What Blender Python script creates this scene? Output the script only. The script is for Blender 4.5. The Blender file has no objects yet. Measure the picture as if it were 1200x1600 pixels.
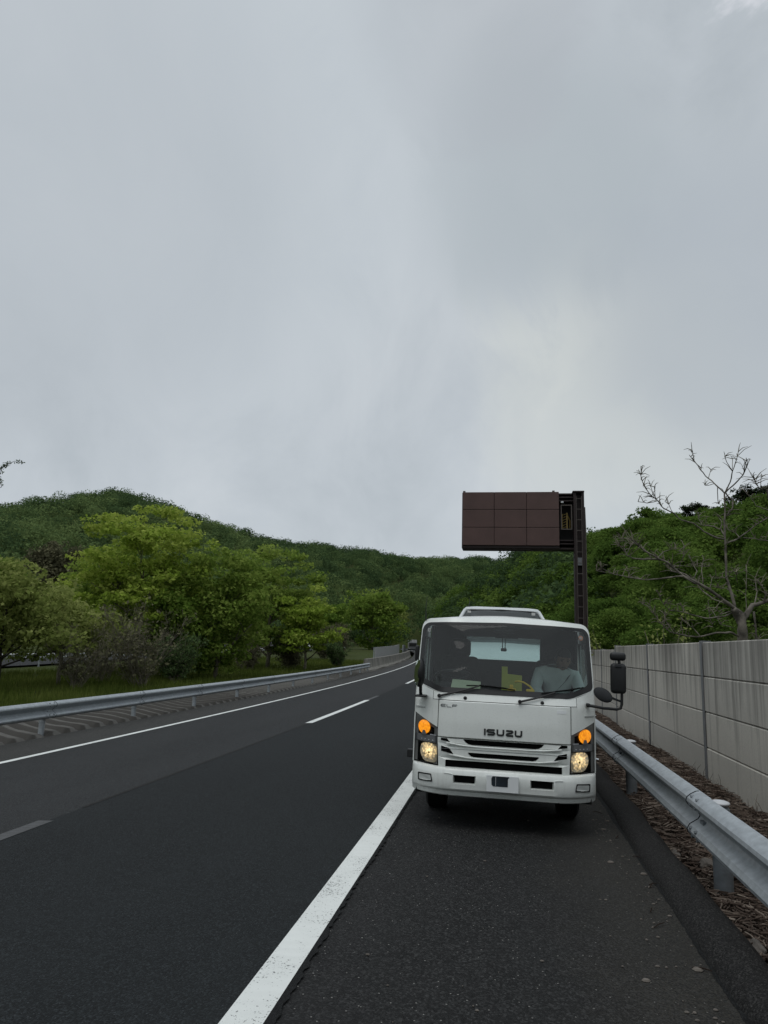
import bpy, bmesh, math, random
import numpy as np
from mathutils import Vector, Matrix, Euler
from mathutils.geometry import tessellate_polygon
R = math.radians
random.seed(7); rng = np.random.default_rng(11)
SC = bpy.context.scene
COL = SC.collection

# ------------------------------------------------------------------ camera
YAW, PITCH, ROLL = 0.16796510661, 0.18484925300, 0.03089475994
def camera():
    cy, sy, cp, sp = math.cos(YAW), math.sin(YAW), math.cos(PITCH), math.sin(PITCH)
    F = Vector((-sy*cp, cy*cp, sp)); R0 = Vector((cy, sy, 0)); U0 = R0.cross(F)
    c, s = math.cos(ROLL), math.sin(ROLL)
    Rt = c*R0 + s*U0; U = -s*R0 + c*U0
    cd = bpy.data.cameras.new('camera'); co = bpy.data.objects.new('camera', cd); COL.objects.link(co)
    m = Matrix.Identity(4)
    for i in range(3):
        m[i][0] = Rt[i]; m[i][1] = U[i]; m[i][2] = -F[i]
    m[0][3], m[1][3], m[2][3] = 0, 0, 1.65
    co.matrix_world = m
    cd.sensor_fit = 'VERTICAL'; cd.sensor_height = 36; cd.lens = 1150/1600*36
    cd.clip_start = .05; cd.clip_end = 8000
    SC.camera = co
camera()

# ------------------------------------------------------------------ light
SUN_EL, SUN_AZ = R(66), R(205)          # azimuth clockwise from +Y: behind and a little left of the camera
BLOBS = [((.095, .899, .427), .06, (.64, .675, .675), .7), ((.144, .934, .327), .11, (.60, .635, .62), .6), ((.268, .69, .672), .05, (.70, .72, .77), .9),
         ((.068, .826, .559), .10, (.43, .48, .515), .75), ((-.022, .711, .702), .08, (.44, .475, .515), .55), ((.269, .867, .419), .12, (.43, .475, .52), .7), ((-.371, .74, .561), .2, (.54, .595, .64), .5), ((-.528, .684, .503), .2, (.47, .51, .55), .5)]
def world():
    w = bpy.data.worlds.new('World'); SC.world = w; w.use_nodes = True
    nt = w.node_tree; N = nt.nodes; L = nt.links; N.clear()
    out = N.new('ShaderNodeOutputWorld')
    sky = N.new('ShaderNodeTexSky'); sky.sky_type = 'NISHITA'; sky.sun_disc = False
    sky.sun_elevation = SUN_EL; sky.sun_rotation = SUN_AZ
    b1 = N.new('ShaderNodeBackground'); b1.inputs['Strength'].default_value = .08
    L.new(sky.outputs[0], b1.inputs[0])
    tc = N.new('ShaderNodeTexCoord')
    def math_(op, a, b=None, clamp=False):
        n = N.new('ShaderNodeMath'); n.operation = op; n.use_clamp = clamp
        for i, v in enumerate((a, b)):
            if v is None: continue
            if isinstance(v, (int, float)): n.inputs[i].default_value = v
            else: L.new(v, n.inputs[i])
        return n.outputs[0]
    def noise(scale, detail, rough, loc, sc=(1, 1, 1), dist=0):
        m = N.new('ShaderNodeMapping'); m.inputs['Location'].default_value = loc; m.inputs['Scale'].default_value = sc
        L.new(tc.outputs['Generated'], m.inputs[0])
        n = N.new('ShaderNodeTexNoise'); n.inputs['Scale'].default_value = scale; n.inputs['Detail'].default_value = detail
        n.inputs['Roughness'].default_value = rough; n.inputs['Distortion'].default_value = dist
        L.new(m.outputs[0], n.inputs['Vector']); return n.outputs[0]
    big = noise(1.7, 2, .45, (3.1, 1.7, .4), (1.35, 1, .8), .2)
    mid = noise(5.0, 7, .6, (7.7, 2.0, 1.2), (1.2, 1, .8), .5)
    c = math_('ADD', math_('MULTIPLY', big, .55), math_('MULTIPLY', mid, .45))
    ramp = N.new('ShaderNodeValToRGB'); L.new(c, ramp.inputs[0])
    e = ramp.color_ramp.elements
    e[0].position = .34; e[0].color = (.425, .470, .508, 1)
    e[1].position = .66; e[1].color = (.610, .650, .684, 1)
    m_ = ramp.color_ramp.elements.new(.5); m_.color = (.515, .560, .600, 1)
    sep = N.new('ShaderNodeSeparateXYZ'); L.new(tc.outputs['Generated'], sep.inputs[0])
    # an overcast sky is brighter overhead than low down
    mr = N.new('ShaderNodeMapRange'); mr.interpolation_type = 'SMOOTHSTEP'
    mr.inputs[1].default_value = .72; mr.inputs[2].default_value = .98; mr.inputs[3].default_value = 1; mr.inputs[4].default_value = 1.9
    L.new(sep.outputs[2], mr.inputs[0])
    # brighter band just above the hills
    lo = N.new('ShaderNodeMapRange'); lo.interpolation_type = 'SMOOTHSTEP'
    lo.inputs[1].default_value = .1; lo.inputs[2].default_value = .42; lo.inputs[3].default_value = 1.06; lo.inputs[4].default_value = 1
    L.new(sep.outputs[2], lo.inputs[0])
    # and towards the veiled sun behind the camera
    be = N.new('ShaderNodeMapRange'); be.interpolation_type = 'SMOOTHSTEP'
    be.inputs[1].default_value = .25; be.inputs[2].default_value = -.6; be.inputs[3].default_value = 1; be.inputs[4].default_value = 1.12
    L.new(sep.outputs[1], be.inputs[0])
    st = math_('MULTIPLY', math_('MULTIPLY', mr.outputs[0], lo.outputs[0]), be.outputs[0])
    # a few broad lighter and darker clouds
    nrm = N.new('ShaderNodeVectorMath'); nrm.operation = 'NORMALIZE'; L.new(tc.outputs['Generated'], nrm.inputs[0])
    colr = ramp.outputs[0]
    wobble = math_('ADD', math_('MULTIPLY', math_('SUBTRACT', big, .5), .03), math_('MULTIPLY', math_('SUBTRACT', mid, .5), .035))
    for d, wdt, c_, amt in BLOBS:
        dp = N.new('ShaderNodeVectorMath'); dp.operation = 'DOT_PRODUCT'; L.new(nrm.outputs[0], dp.inputs[0]); dp.inputs[1].default_value = d
        r_ = N.new('ShaderNodeMapRange'); r_.interpolation_type = 'SMOOTHERSTEP'; r_.inputs[1].default_value = math.cos(wdt*2.0); r_.inputs[2].default_value = 1.0
        r_.inputs[3].default_value = 0; r_.inputs[4].default_value = amt; L.new(math_('ADD', dp.outputs['Value'], wobble), r_.inputs[0])
        mm = N.new('ShaderNodeMix'); mm.data_type = 'RGBA'; L.new(r_.outputs[0], mm.inputs[0]); L.new(colr, mm.inputs[6]); mm.inputs[7].default_value = (*c_, 1); colr = mm.outputs[2]
    b2 = N.new('ShaderNodeBackground'); L.new(colr, b2.inputs[0]); L.new(st, b2.inputs[1])
    mx = N.new('ShaderNodeMixShader'); mx.inputs[0].default_value = .96
    L.new(b1.outputs[0], mx.inputs[1]); L.new(b2.outputs[0], mx.inputs[2]); L.new(mx.outputs[0], out.inputs[0])
world()
def sun():
    ld = bpy.data.lights.new('sun', 'SUN'); lo = bpy.data.objects.new('sun', ld); COL.objects.link(lo)
    ld.energy = .7; ld.angle = R(35); ld.color = (1, .97, .93)
    d = Vector((math.sin(SUN_AZ)*math.cos(SUN_EL), math.cos(SUN_AZ)*math.cos(SUN_EL), math.sin(SUN_EL)))
    lo.rotation_euler = (-d).to_track_quat('-Z', 'Y').to_euler()
    lo.location = (0, 0, 50)
sun()
SC.view_settings.view_transform = 'Standard'; SC.view_settings.look = 'None'
SC.view_settings.exposure = 0; SC.view_settings.gamma = 1
SC.render.engine = 'CYCLES'
SC.cycles.max_bounces = 8; SC.cycles.caustics_reflective = False; SC.cycles.caustics_refractive = False; SC.cycles.transparent_max_bounces = 24

# ------------------------------------------------------------------ materials
class NT:
    def __init__(s, name):
        s.m = bpy.data.materials.new(name); s.m.use_nodes = True
        s.t = s.m.node_tree; s.N = s.t.nodes; s.L = s.t.links
        s.b = s.N['Principled BSDF']; s.out = s.N['Material Output']
    def n(s, typ, **kw):
        x = s.N.new(typ)
        for k, v in kw.items(): setattr(x, k, v)
        return x
    def coord(s, kind='Object', scale=(1, 1, 1), loc=(0, 0, 0)):
        tc = s.n('ShaderNodeTexCoord'); m = s.n('ShaderNodeMapping')
        m.inputs['Scale'].default_value = scale; m.inputs['Location'].default_value = loc
        s.L.new(tc.outputs[kind], m.inputs[0]); return m.outputs[0]
    def noise(s, vec, scale, detail=3, rough=.55, dist=0):
        x = s.n('ShaderNodeTexNoise'); x.inputs['Scale'].default_value = scale; x.inputs['Detail'].default_value = detail
        x.inputs['Roughness'].default_value = rough; x.inputs['Distortion'].default_value = dist
        s.L.new(vec, x.inputs['Vector']); return x.outputs[0]
    def vor(s, vec, scale, feature='F1'):
        x = s.n('ShaderNodeTexVoronoi', feature=feature); x.inputs['Scale'].default_value = scale
        s.L.new(vec, x.inputs['Vector']); return x
    def ramp(s, fac, stops):
        r = s.n('ShaderNodeValToRGB'); s.L.new(fac, r.inputs[0]); els = r.color_ramp.elements
        els[0].position, els[0].color = stops[0][0], (*stops[0][1], 1)
        els[1].position, els[1].color = stops[-1][0], (*stops[-1][1], 1)
        for p, c in stops[1:-1]:
            e = els.new(p); e.color = (*c, 1)
        return r.outputs[0]
    def mix(s, fac, a, b, mode='MIX'):
        x = s.n('ShaderNodeMix', data_type='RGBA', blend_type=mode)
        for i, v in ((0, fac), (6, a), (7, b)):
            if isinstance(v, (int, float)): x.inputs[i].default_value = v
            elif isinstance(v, tuple): x.inputs[i].default_value = (*v, 1)
            else: s.L.new(v, x.inputs[i])
        return x.outputs[2]
    def math(s, op, a, b=0.0, clamp=False):
        x = s.n('ShaderNodeMath', operation=op, use_clamp=clamp)
        for i, v in enumerate((a, b)):
            if isinstance(v, (int, float)): x.inputs[i].default_value = v
            else: s.L.new(v, x.inputs[i])
        return x.outputs[0]
    def col(s, v):
        if isinstance(v, tuple): s.b.inputs['Base Color'].default_value = (*v, 1)
        else: s.L.new(v, s.b.inputs['Base Color'])
        return s
    def set(s, rough=None, metal=None, spec=None, coat=None):
        if rough is not None:
            if isinstance(rough, (int, float)): s.b.inputs['Roughness'].default_value = rough
            else: s.L.new(rough, s.b.inputs['Roughness'])
        if metal is not None: s.b.inputs['Metallic'].default_value = metal
        if spec is not None: s.b.inputs['Specular IOR Level'].default_value = spec
        if coat is not None: s.b.inputs['Coat Weight'].default_value = coat; s.b.inputs['Coat Roughness'].default_value = .08
        return s
    def bump(s, h, strength=.3, dist=.01):
        x = s.n('ShaderNodeBump'); x.inputs['Strength'].default_value = strength; x.inputs['Distance'].default_value = dist
        s.L.new(h, x.inputs['Height']); s.L.new(x.outputs[0], s.b.inputs['Normal']); return s

def plain(name, c, rough=.5, metal=0, spec=.5, coat=None, var=.12, scale=6, bump=0):
    t = NT(name); v = t.coord()
    n = t.noise(v, scale, 4)
    t.col(t.ramp(n, [(.3, tuple(x*(1-var) for x in c)), (.7, tuple(min(1, x*(1+var)) for x in c))]))
    t.set(rough, metal, spec, coat)
    if bump: t.bump(t.noise(v, 180, 3), bump, .002)
    return t.m

def asphalt(name, base, speck, speck_amt, tint_scale=.35, grain=140, dust_or_haze=None):
    t = NT(name); v = t.coord()
    big = t.noise(t.coord(scale=(1, .16, 1)), tint_scale*2, 4)          # wear runs along the road
    fine = t.noise(v, grain, 3, .7)
    vo = t.vor(v, grain)
    vc = t.n('ShaderNodeSeparateColor'); t.L.new(vo.outputs['Color'], vc.inputs[0])
    c0 = t.ramp(fine, [(.32, tuple(x*.45 for x in base)), (.55, base), (.72, tuple(x*1.9 for x in base))])
    c0 = t.mix(1.0, c0, t.ramp(vc.outputs[1], [(0, (.2,)*3), (.6, (.85,)*3), (1, (2.6,)*3)]), 'MULTIPLY')
    c1 = t.mix(t.math('MULTIPLY', t.ramp(big, [(.32, (0, 0, 0)), (.7, (.6, .6, .6))]), t.ramp(t.noise(v, 1.7, 5, .65), [(.3, (.35,)*3), (.7, (1,)*3)])), c0, tuple(x*1.45 for x in base))
    sep = t.n('ShaderNodeSeparateColor'); t.L.new(vo.outputs['Color'], sep.inputs[0])
    sp = t.math('MULTIPLY', t.math('GREATER_THAN', sep.outputs[0], 1-speck_amt), t.math('LESS_THAN', vo.outputs['Distance'], .38))
    c2 = t.mix(sp, c1, speck)
    if dust_or_haze:                                                           # silt gathered along the kerb
        sx = t.n('ShaderNodeSeparateXYZ'); t.L.new(v, sx.inputs[0]); m2 = t.n('ShaderNodeMapRange'); m2.interpolation_type = 'SMOOTHSTEP'
        m2.inputs[1].default_value = .1; m2.inputs[2].default_value = 1.0; t.L.new(t.math('ADD', sx.outputs[0], t.math('MULTIPLY', t.math('SUBTRACT', t.noise(v, 1.3, 5, .6), .5), .9)), m2.inputs[0])
        c2 = t.mix(t.math('MULTIPLY', m2.outputs[0], t.ramp(fine, [(.4, (.1,)*3), (.62, (.7,)*3)])), c2, dust_or_haze)
    t.col(c2); t.set(.85, spec=.22)
    h = t.math('ADD', t.math('MULTIPLY', vo.outputs['Distance'], -.7), t.math('MULTIPLY', fine, .8))
    t.bump(h, .8, .006)
    return t.m

def leafmat(name, dark, mid, light, trans=.3):
    t = NT(name); a = t.n('ShaderNodeAttribute'); a.attribute_name = 'tint'
    c = t.ramp(a.outputs['Fac'], [(0, dark), (.5, mid), (1, light)])
    d = t.n('ShaderNodeBsdfDiffuse'); tr = t.n('ShaderNodeBsdfTranslucent')
    t.L.new(c, d.inputs[0]); t.L.new(c, tr.inputs[0])
    mx = t.n('ShaderNodeMixShader'); mx.inputs[0].default_value = trans
    t.L.new(d.outputs[0], mx.inputs[1]); t.L.new(tr.outputs[0], mx.inputs[2]); t.L.new(mx.outputs[0], t.out.inputs[0])
    return t.m

def glassmat(name, tint, refl=1.0, rough=.01, dust_or_haze=0.0):
    t = NT(name)
    tr = t.n('ShaderNodeBsdfTransparent'); tr.inputs[0].default_value = (*tint, 1)
    gl = t.n('ShaderNodeBsdfGlossy'); gl.inputs['Roughness'].default_value = rough
    df = t.n('ShaderNodeBsdfDiffuse'); df.inputs[0].default_value = (.55, .58, .58, 1)     # pale diffuse veil, painted in for sky haze reflected on the glass
    dm = t.n('ShaderNodeMixShader'); dm.inputs[0].default_value = dust_or_haze
    t.L.new(tr.outputs[0], dm.inputs[1]); t.L.new(df.outputs[0], dm.inputs[2])
    mx = t.n('ShaderNodeMixShader')
    lw = t.n('ShaderNodeLayerWeight'); lw.inputs[0].default_value = .22
    f = t.math('MULTIPLY', lw.outputs['Fresnel'], refl, True)
    t.L.new(f, mx.inputs[0]); t.L.new(dm.outputs[0], mx.inputs[1]); t.L.new(gl.outputs[0], mx.inputs[2])
    t.L.new(mx.outputs[0], t.out.inputs[0])
    return t.m

def emit(name, c, strength, base=None):
    t = NT(name); t.col(base or c); t.set(.3)
    t.b.inputs['Emission Color'].default_value = (*c, 1); t.b.inputs['Emission Strength'].default_value = strength
    return t.m

M = {}
M['lane'] = asphalt('near_lane_asphalt', (.0105, .0125, .0134), (.05, .055, .058), .02, .35, 105)
M['lane2'] = asphalt('far_lane_asphalt', (.0245, .0256, .0264), (.08, .08, .08), .05)
M['shoulder'] = asphalt('shoulder_asphalt', (.0152, .0153, .0151), (.20, .195, .18), .012, .5, 85, (.042, .038, .030))
M['edge_asphalt'] = asphalt('edge_asphalt', (.04, .0395, .037), (.1, .1, .1), .05)
M['kerb'] = asphalt('kerb_asphalt', (.0165, .0158, .0152), (.04, .04, .04), .01, .6, 110)
M['seam'] = asphalt('seam_tar', (.007, .0075, .0075), (.02, .02, .02), .01)
def linemat(name, c, worn):
    t = NT(name); v = t.coord()
    n = t.noise(v, 70, 4, .7); b = t.noise(v, 3, 3)
    holes = t.math('LESS_THAN', t.math('ADD', n, t.math('MULTIPLY', t.math('SUBTRACT', b, .5), .35)), worn)
    t.col(t.mix(holes, t.mix(b, tuple(x*.82 for x in c), c), (.06, .06, .06))); t.set(.7, spec=.3)
    w = t.n('ShaderNodeTexWave', wave_type='BANDS', bands_direction='Y'); w.inputs['Scale'].default_value = 3.0; w.inputs['Distortion'].default_value = 1.2
    w.inputs['Detail'].default_value = 2; t.L.new(v, w.inputs['Vector'])
    t.bump(t.math('ADD', t.math('MULTIPLY', n, .6), t.math('MULTIPLY', w.outputs['Fac'], .6)), .5, .008)
    return t.m
M['line'] = linemat('white_line_paint', (.74, .76, .73), .37)
M['worn'] = linemat('worn_line_paint', (.085, .087, .09), .53)
def concrete(name, c, streak=1.0, ztop=1.9):
    t = NT(name); v = t.coord()
    st = t.math('ADD', t.math('MULTIPLY', t.noise(t.coord(scale=(6, 6, .30)), .9, 7, .68, .3), .78), t.math('MULTIPLY', t.noise(v, .9, 4), .24))                # rain streaks running down
    fine = t.noise(v, 45, 4, .6); big = t.noise(v, 1.1, 4)
    base = t.mix(big, tuple(x*.86 for x in c), tuple(min(1, x*1.1) for x in c))
    sep = t.n('ShaderNodeSeparateXYZ'); t.L.new(t.coord(), sep.inputs[0])
    zz = t.n('ShaderNodeMapRange'); zz.inputs[1].default_value = ztop-1.7; zz.inputs[2].default_value = ztop; zz.inputs[3].default_value = -.13; zz.inputs[4].default_value = .06
    t.L.new(sep.outputs[2], zz.inputs[0])
    f = t.ramp(t.math('ADD', st, zz.outputs[0]), [(.44, (0, 0, 0)), (.54, (.5*streak,)*3), (.66, (.95,)*3)])
    c2 = t.mix(f, base, tuple(x*.3 for x in c))
    oi = t.n('ShaderNodeObjectInfo'); c2 = t.mix(1.0, c2, t.ramp(oi.outputs['Random'], [(0, (.80, .80, .79)), (1, (1.04, 1.03, 1.0))]), 'MULTIPLY')
    c3 = t.mix(t.ramp(fine, [(.3, (.35,)*3), (.6, (0, 0, 0))]), c2, tuple(x*.6 for x in c))
    t.col(c3); t.set(.9, spec=.25); t.bump(fine, .25, .006); return t.m
M['wall'] = concrete('stained_concrete', (.56, .535, .485), 1.0)
M['barrier'] = concrete('old_barrier_concrete', (.37, .355, .32), 1.0, .9)
def galv(name, c):
    t = NT(name); v = t.coord()
    n = t.noise(v, 14, 4, .65); st = t.noise(t.coord(scale=(3, 3, 20)), 2, 3)
    t.col(t.mix(t.ramp(st, [(.45, (0, 0, 0)), (.75, (.4,)*3)]), t.ramp(n, [(.3, tuple(x*.8 for x in c)), (.7, tuple(x*1.15 for x in c))]), tuple(x*.6 for x in c)))
    t.set(.48, .35, .5); t.bump(n, .06, .003); return t.m
M['galv'] = galv('galvanised_steel', (.36, .39, .41))
M['galv_dark'] = galv('weathered_steel', (.20, .22, .235))
M['wallpost'] = plain('grey_post_paint', (.17, .175, .18), .6)
M['cap'] = plain('white_reflector_cap', (.5, .51, .52), .5)
def soil():
    t = NT('leaf_litter_soil'); v = t.coord()
    n = t.noise(v, 22, 5, .7); m = t.noise(v, 2.2, 4)
    t.col(t.mix(m, t.ramp(n, [(.3, (.025, .019, .016)), (.5, (.072, .055, .044)), (.75, (.16, .13, .105))]), (.055, .043, .035)))
    t.set(.95, spec=.1); t.bump(n, 1, .04); return t.m
M['soil'] = soil()
def grass_ground():
    t = NT('grass_ground'); v = t.coord()
    n = t.noise(v, 5, 5, .7); b = t.noise(v, .12, 3)
    t.col(t.mix(b, t.ramp(n, [(.3, (.022, .035, .008)), (.7, (.06, .085, .018))]), (.05, .055, .02)))
    t.set(.95, spec=.1); t.bump(n, 1, .1); return t.m
M['ground'] = grass_ground()
def ridged():
    t = NT('ridged_concrete'); v = t.coord(); n = t.noise(v, 9, 5, .65); b = t.noise(v, .7, 3)
    sp = t.n('ShaderNodeSeparateXYZ'); t.L.new(v, sp.inputs[0])
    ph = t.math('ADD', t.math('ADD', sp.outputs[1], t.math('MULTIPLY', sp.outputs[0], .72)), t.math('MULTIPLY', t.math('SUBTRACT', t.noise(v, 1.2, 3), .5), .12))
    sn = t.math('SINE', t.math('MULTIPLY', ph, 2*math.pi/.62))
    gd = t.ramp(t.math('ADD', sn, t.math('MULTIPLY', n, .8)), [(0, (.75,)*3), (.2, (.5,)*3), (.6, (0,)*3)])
    t.col(t.mix(gd, t.mix(b, t.ramp(n, [(.3, (.075, .072, .066)), (.7, (.14, .135, .123))]), (.11, .105, .096)), (.028, .025, .021))); t.set(.95, spec=.2); t.bump(n, .6, .02); return t.m
M['ridged'] = ridged()
M['groove'] = plain('groove_dirt', (.03, .028, .024), .95)
M['twig'] = plain('dead_twig', (.11, .085, .066), .9, var=.5, scale=3, spec=.2)
M['bark'] = plain('grey_bark', (.155, .14, .105), .9, var=.4, scale=9, spec=.2)
M['bark_pale'] = plain('pale_bark', (.14, .125, .105), .9, var=.7, scale=5, spec=.2)
M['bark_dark'] = plain('dark_bark', (.045, .038, .032), .9, var=.4, scale=7, spec=.2)
M['leaf_bright'] = leafmat('spring_leaf', (.15, .22, .03), (.25, .345, .05), (.39, .46, .10), .45)
M['leaf_mid'] = leafmat('green_leaf', (.095, .165, .026), (.165, .25, .044), (.27, .345, .077), .45)
M['leaf_olive'] = leafmat('olive_leaf', (.14, .18, .042), (.22, .265, .072), (.34, .375, .125), .45)
M['leaf_hill'] = leafmat('hill_leaf', (.048, .082, .036), (.094, .146, .056), (.160, .218, .080), .36)
M['leaf_rhill'] = leafmat('hillside_leaf', (.058, .105, .022), (.105, .172, .034), (.175, .25, .056), .4)
M['leaf_dark'] = leafmat('conifer_needle', (.012, .020, .010), (.022, .034, .016), (.040, .050, .025), .1)
M['leaf_brown'] = leafmat('budding_twig', (.085, .085, .05), (.14, .135, .08), (.20, .195, .11), .25)
M['grass'] = leafmat('grass_blade', (.045, .066, .014), (.086, .116, .024), (.145, .165, .045), .35)
# vehicle
def paint(name, c):
    c0 = c
    t = NT(name); v = t.coord(); n = t.noise(v, 2.5, 5, .6); d = t.noise(v, 60, 3, .7)
    sep = t.n('ShaderNodeSeparateXYZ'); t.L.new(v, sep.inputs[0])
    stn = t.noise(t.coord(scale=(14, 14, 1.2)), 1.5, 5, .65); lowz = t.n('ShaderNodeMapRange'); lowz.inputs[1].default_value = 1.0; lowz.inputs[2].default_value = .3; lowz.inputs[3].default_value = .25; lowz.inputs[4].default_value = 1
    t.L.new(sep.outputs[2], lowz.inputs[0])
    c = t.mix(t.math('MULTIPLY', t.ramp(stn, [(.5, (0, 0, 0)), (.75, (.24,)*3)]), lowz.outputs[0]), c, (.26, .25, .225))
    t.col(t.mix(t.ramp(n, [(.4, (0, 0, 0)), (.8, (.25,)*3)]), c, tuple(x*.72 for x in c0)))
    t.set(t.ramp(d, [(.3, (.24,)*3), (.7, (.36,)*3)]), spec=.5, coat=.4); return t.m
M['white'] = paint('white_vehicle_paint', (.74, .765, .73))
M['white2'] = paint('white_car_paint', (.66, .69, .69))
M['black'] = plain('black_plastic', (.011, .0115, .012), .5, spec=.4)
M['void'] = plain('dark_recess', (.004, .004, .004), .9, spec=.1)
M['rubber'] = plain('rubber', (.006, .006, .006), .85, spec=.2, var=.3)
M['trim'] = plain('grey_trim', (.034, .036, .038), .8, var=.1, spec=.2)
M['seat'] = plain('seat_fabric', (.016, .0165, .017), .9, var=.2, scale=20, spec=.1)
M['chassis'] = plain('chassis_paint', (.012, .012, .012), .8, spec=.2)
M['steel'] = plain('rim_steel', (.32, .33, .34), .4, .6)
M['lamp_dark'] = plain('lamp_housing', (.26, .255, .245), .35, spec=.5)
M['lamp_strip'] = plain('lamp_strip', (.13, .133, .137), .35)
M['chrome'] = plain('chrome', (.6, .61, .62), .12, 1)
def ambermat():
    t = NT('lit_amber_lens'); v = t.coord(); n = t.vor(v, 55); s = t.noise(v, 14, 3)
    t.col((.7, .26, .02)); t.set(.25)
    f = t.math('ADD', t.math('MULTIPLY', n.outputs['Distance'], .6), t.math('MULTIPLY', s, .7))
    t.L.new(t.ramp(f, [(.3, (1, .40, .02)), (.6, (.95, .30, .008)), (.85, (.55, .15, .004))]), t.b.inputs['Emission Color']); t.b.inputs['Emission Strength'].default_value = .85; return t.m
M['amber'] = ambermat()
def headmat():
    t = NT('lit_headlamp'); v = t.coord(); n = t.vor(v, 42); s = t.noise(v, 30, 3)
    t.col((.40, .37, .30)); t.set(.15, .6)
    sx = t.n('ShaderNodeSeparateXYZ'); t.L.new(v, sx.inputs[0])                       # the beam's glow, brightest about the burner
    dx = t.math('SUBTRACT', t.math('ABSOLUTE', sx.outputs[0]), .688); dz = t.math('SUBTRACT', sx.outputs[2], .728)
    rr = t.math('SQRT', t.math('ADD', t.math('MULTIPLY', dx, dx), t.math('MULTIPLY', dz, dz)))
    f = t.math('ADD', t.math('MULTIPLY', rr, 7.0), t.math('ADD', t.math('MULTIPLY', n.outputs['Distance'], .62), t.math('MULTIPLY', t.math('SUBTRACT', s, .5), .5)))
    c = t.ramp(f, [(.2, (1, .86, .5)), (.45, (.80, .58, .26)), (.68, (.36, .26, .13)), (.95, (.07, .06, .04))])
    t.L.new(c, t.b.inputs['Emission Color']); t.b.inputs['Emission Strength'].default_value = 1.3; return t.m
M['head'] = headmat()
M['headcore'] = emit('lit_bulb_glow', (1, .84, .5), 1.0)
M['dot'] = plain('lamp_dot', (.45, .46, .48), .4)
M['wind'] = glassmat('windscreen_glass', (.72, .81, .79), 1.0, dust_or_haze=.07)  # diffuse share stands in for the sky reflected in the screen
M['sideglass'] = glassmat('tinted_glass', (.55, .66, .65), 1.0)
M['carglass'] = glassmat('car_glass', (.3, .34, .34), 1.2, dust_or_haze=.05)
M['lens'] = glassmat('clear_lens', (.93, .94, .94), .8)
M['mirror'] = plain('mirror_glass', (.5, .55, .5), .03, 1)
M['logo'] = plain('logo_grey', (.018, .019, .02), .35)
M['elf'] = plain('badge_grey', (.10, .105, .11), .4)
M['plate'] = plain('plate_white', (.74, .76, .76), .5, var=.03)
M['plate_dark'] = plain('plate_dark_mark', (.008, .014, .02), .5, var=.6, scale=12)
M['fog'] = plain('lamp_cover_grey', (.5, .52, .5), .4, var=.05)
M['paper'] = plain('paper', (.42, .46, .33), .8, var=.05)
M['yellow'] = plain('yellow_plastic', (.34, .34, .035), .5)
M['yellow2'] = plain('bright_yellow_plastic', (.68, .44, .012), .5)
M['sticker'] = plain('sticker_white', (.6, .6, .58), .6, var=.05)
M['sticker_o'] = plain('sticker_orange', (.55, .3, .22), .6, var=.3, scale=60)
M['shirt'] = plain('pale_work_shirt', (.68, .72, .70), .9, var=.12, scale=9, spec=.1)
M['skin'] = plain('skin', (.30, .17, .115), .6, var=.1)
M['hair'] = plain('black_hair', (.012, .011, .010), .7)
M['trouser'] = plain('grey_trousers', (.06, .065, .075), .9)
M['brown'] = plain('brown_sign_paint', (.088, .051, .045), .55, var=.12, scale=1.5, spec=.35)
M['brown_dark'] = plain('brown_steel_paint', (.024, .016, .015), .6, spec=.3)
M['ladder'] = plain('ladder_steel', (.085, .07, .06), .6)
M['sign_in'] = plain('sign_interior', (.006, .006, .006), .9)
M['amberpipe'] = plain('yellow_ladder_paint', (.20, .14, .03), .6)
M['fence'] = plain('pale_panel', (.36, .365, .36), .7, var=.08)
M['fence2'] = plain('grey_panel', (.13, .135, .14), .7)
M['stone'] = plain('grey_stone', (.12, .105, .09), .95, var=.3, bump=.5)
M['litter'] = plain('litter_paper', (.5, .52, .54), .7, var=.1)

# ------------------------------------------------------------------ mesh helpers
def put(o, parent=None, **props):
    COL.objects.link(o)
    if parent is not None: o.parent = parent
    for k, v in props.items():
        if v is not None: o[k] = v
    return o
def tag(o, label=None, category=None, group=None, kind=None):
    for k, v in (('label', label), ('category', category), ('group', group), ('kind', kind)):
        if v: o[k] = v
    return o
def empty(name, loc=(0, 0, 0), rot=(0, 0, 0), label=None, category=None, group=None):
    o = bpy.data.objects.new(name, None); o.location = loc; o.rotation_euler = rot; o.empty_display_size = .2
    put(o); return tag(o, label, category, group)
def npmesh(name, V, Fq, mat, parent=None, smooth=False, tint=None):
    """V (n,3); Fq (m,k) all faces k-sided."""
    V = np.asarray(V, np.float32); Fq = np.asarray(Fq, np.int32); k = Fq.shape[1]
    me = bpy.data.meshes.new(name)
    me.vertices.add(len(V)); me.vertices.foreach_set('co', V.ravel())
    me.loops.add(Fq.size); me.loops.foreach_set('vertex_index', Fq.ravel())
    me.polygons.add(len(Fq)); me.polygons.foreach_set('loop_start', np.arange(0, Fq.size, k, dtype=np.int32))
    if smooth: me.polygons.foreach_set('use_smooth', np.ones(len(Fq), bool))
    me.update(calc_edges=True)
    if tint is not None:
        a = me.attributes.new('tint', 'FLOAT', 'POINT'); a.data.foreach_set('value', np.asarray(tint, np.float32))
    if mat: me.materials.append(mat)
    o = bpy.data.objects.new(name, me); return put(o, parent)

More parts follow.
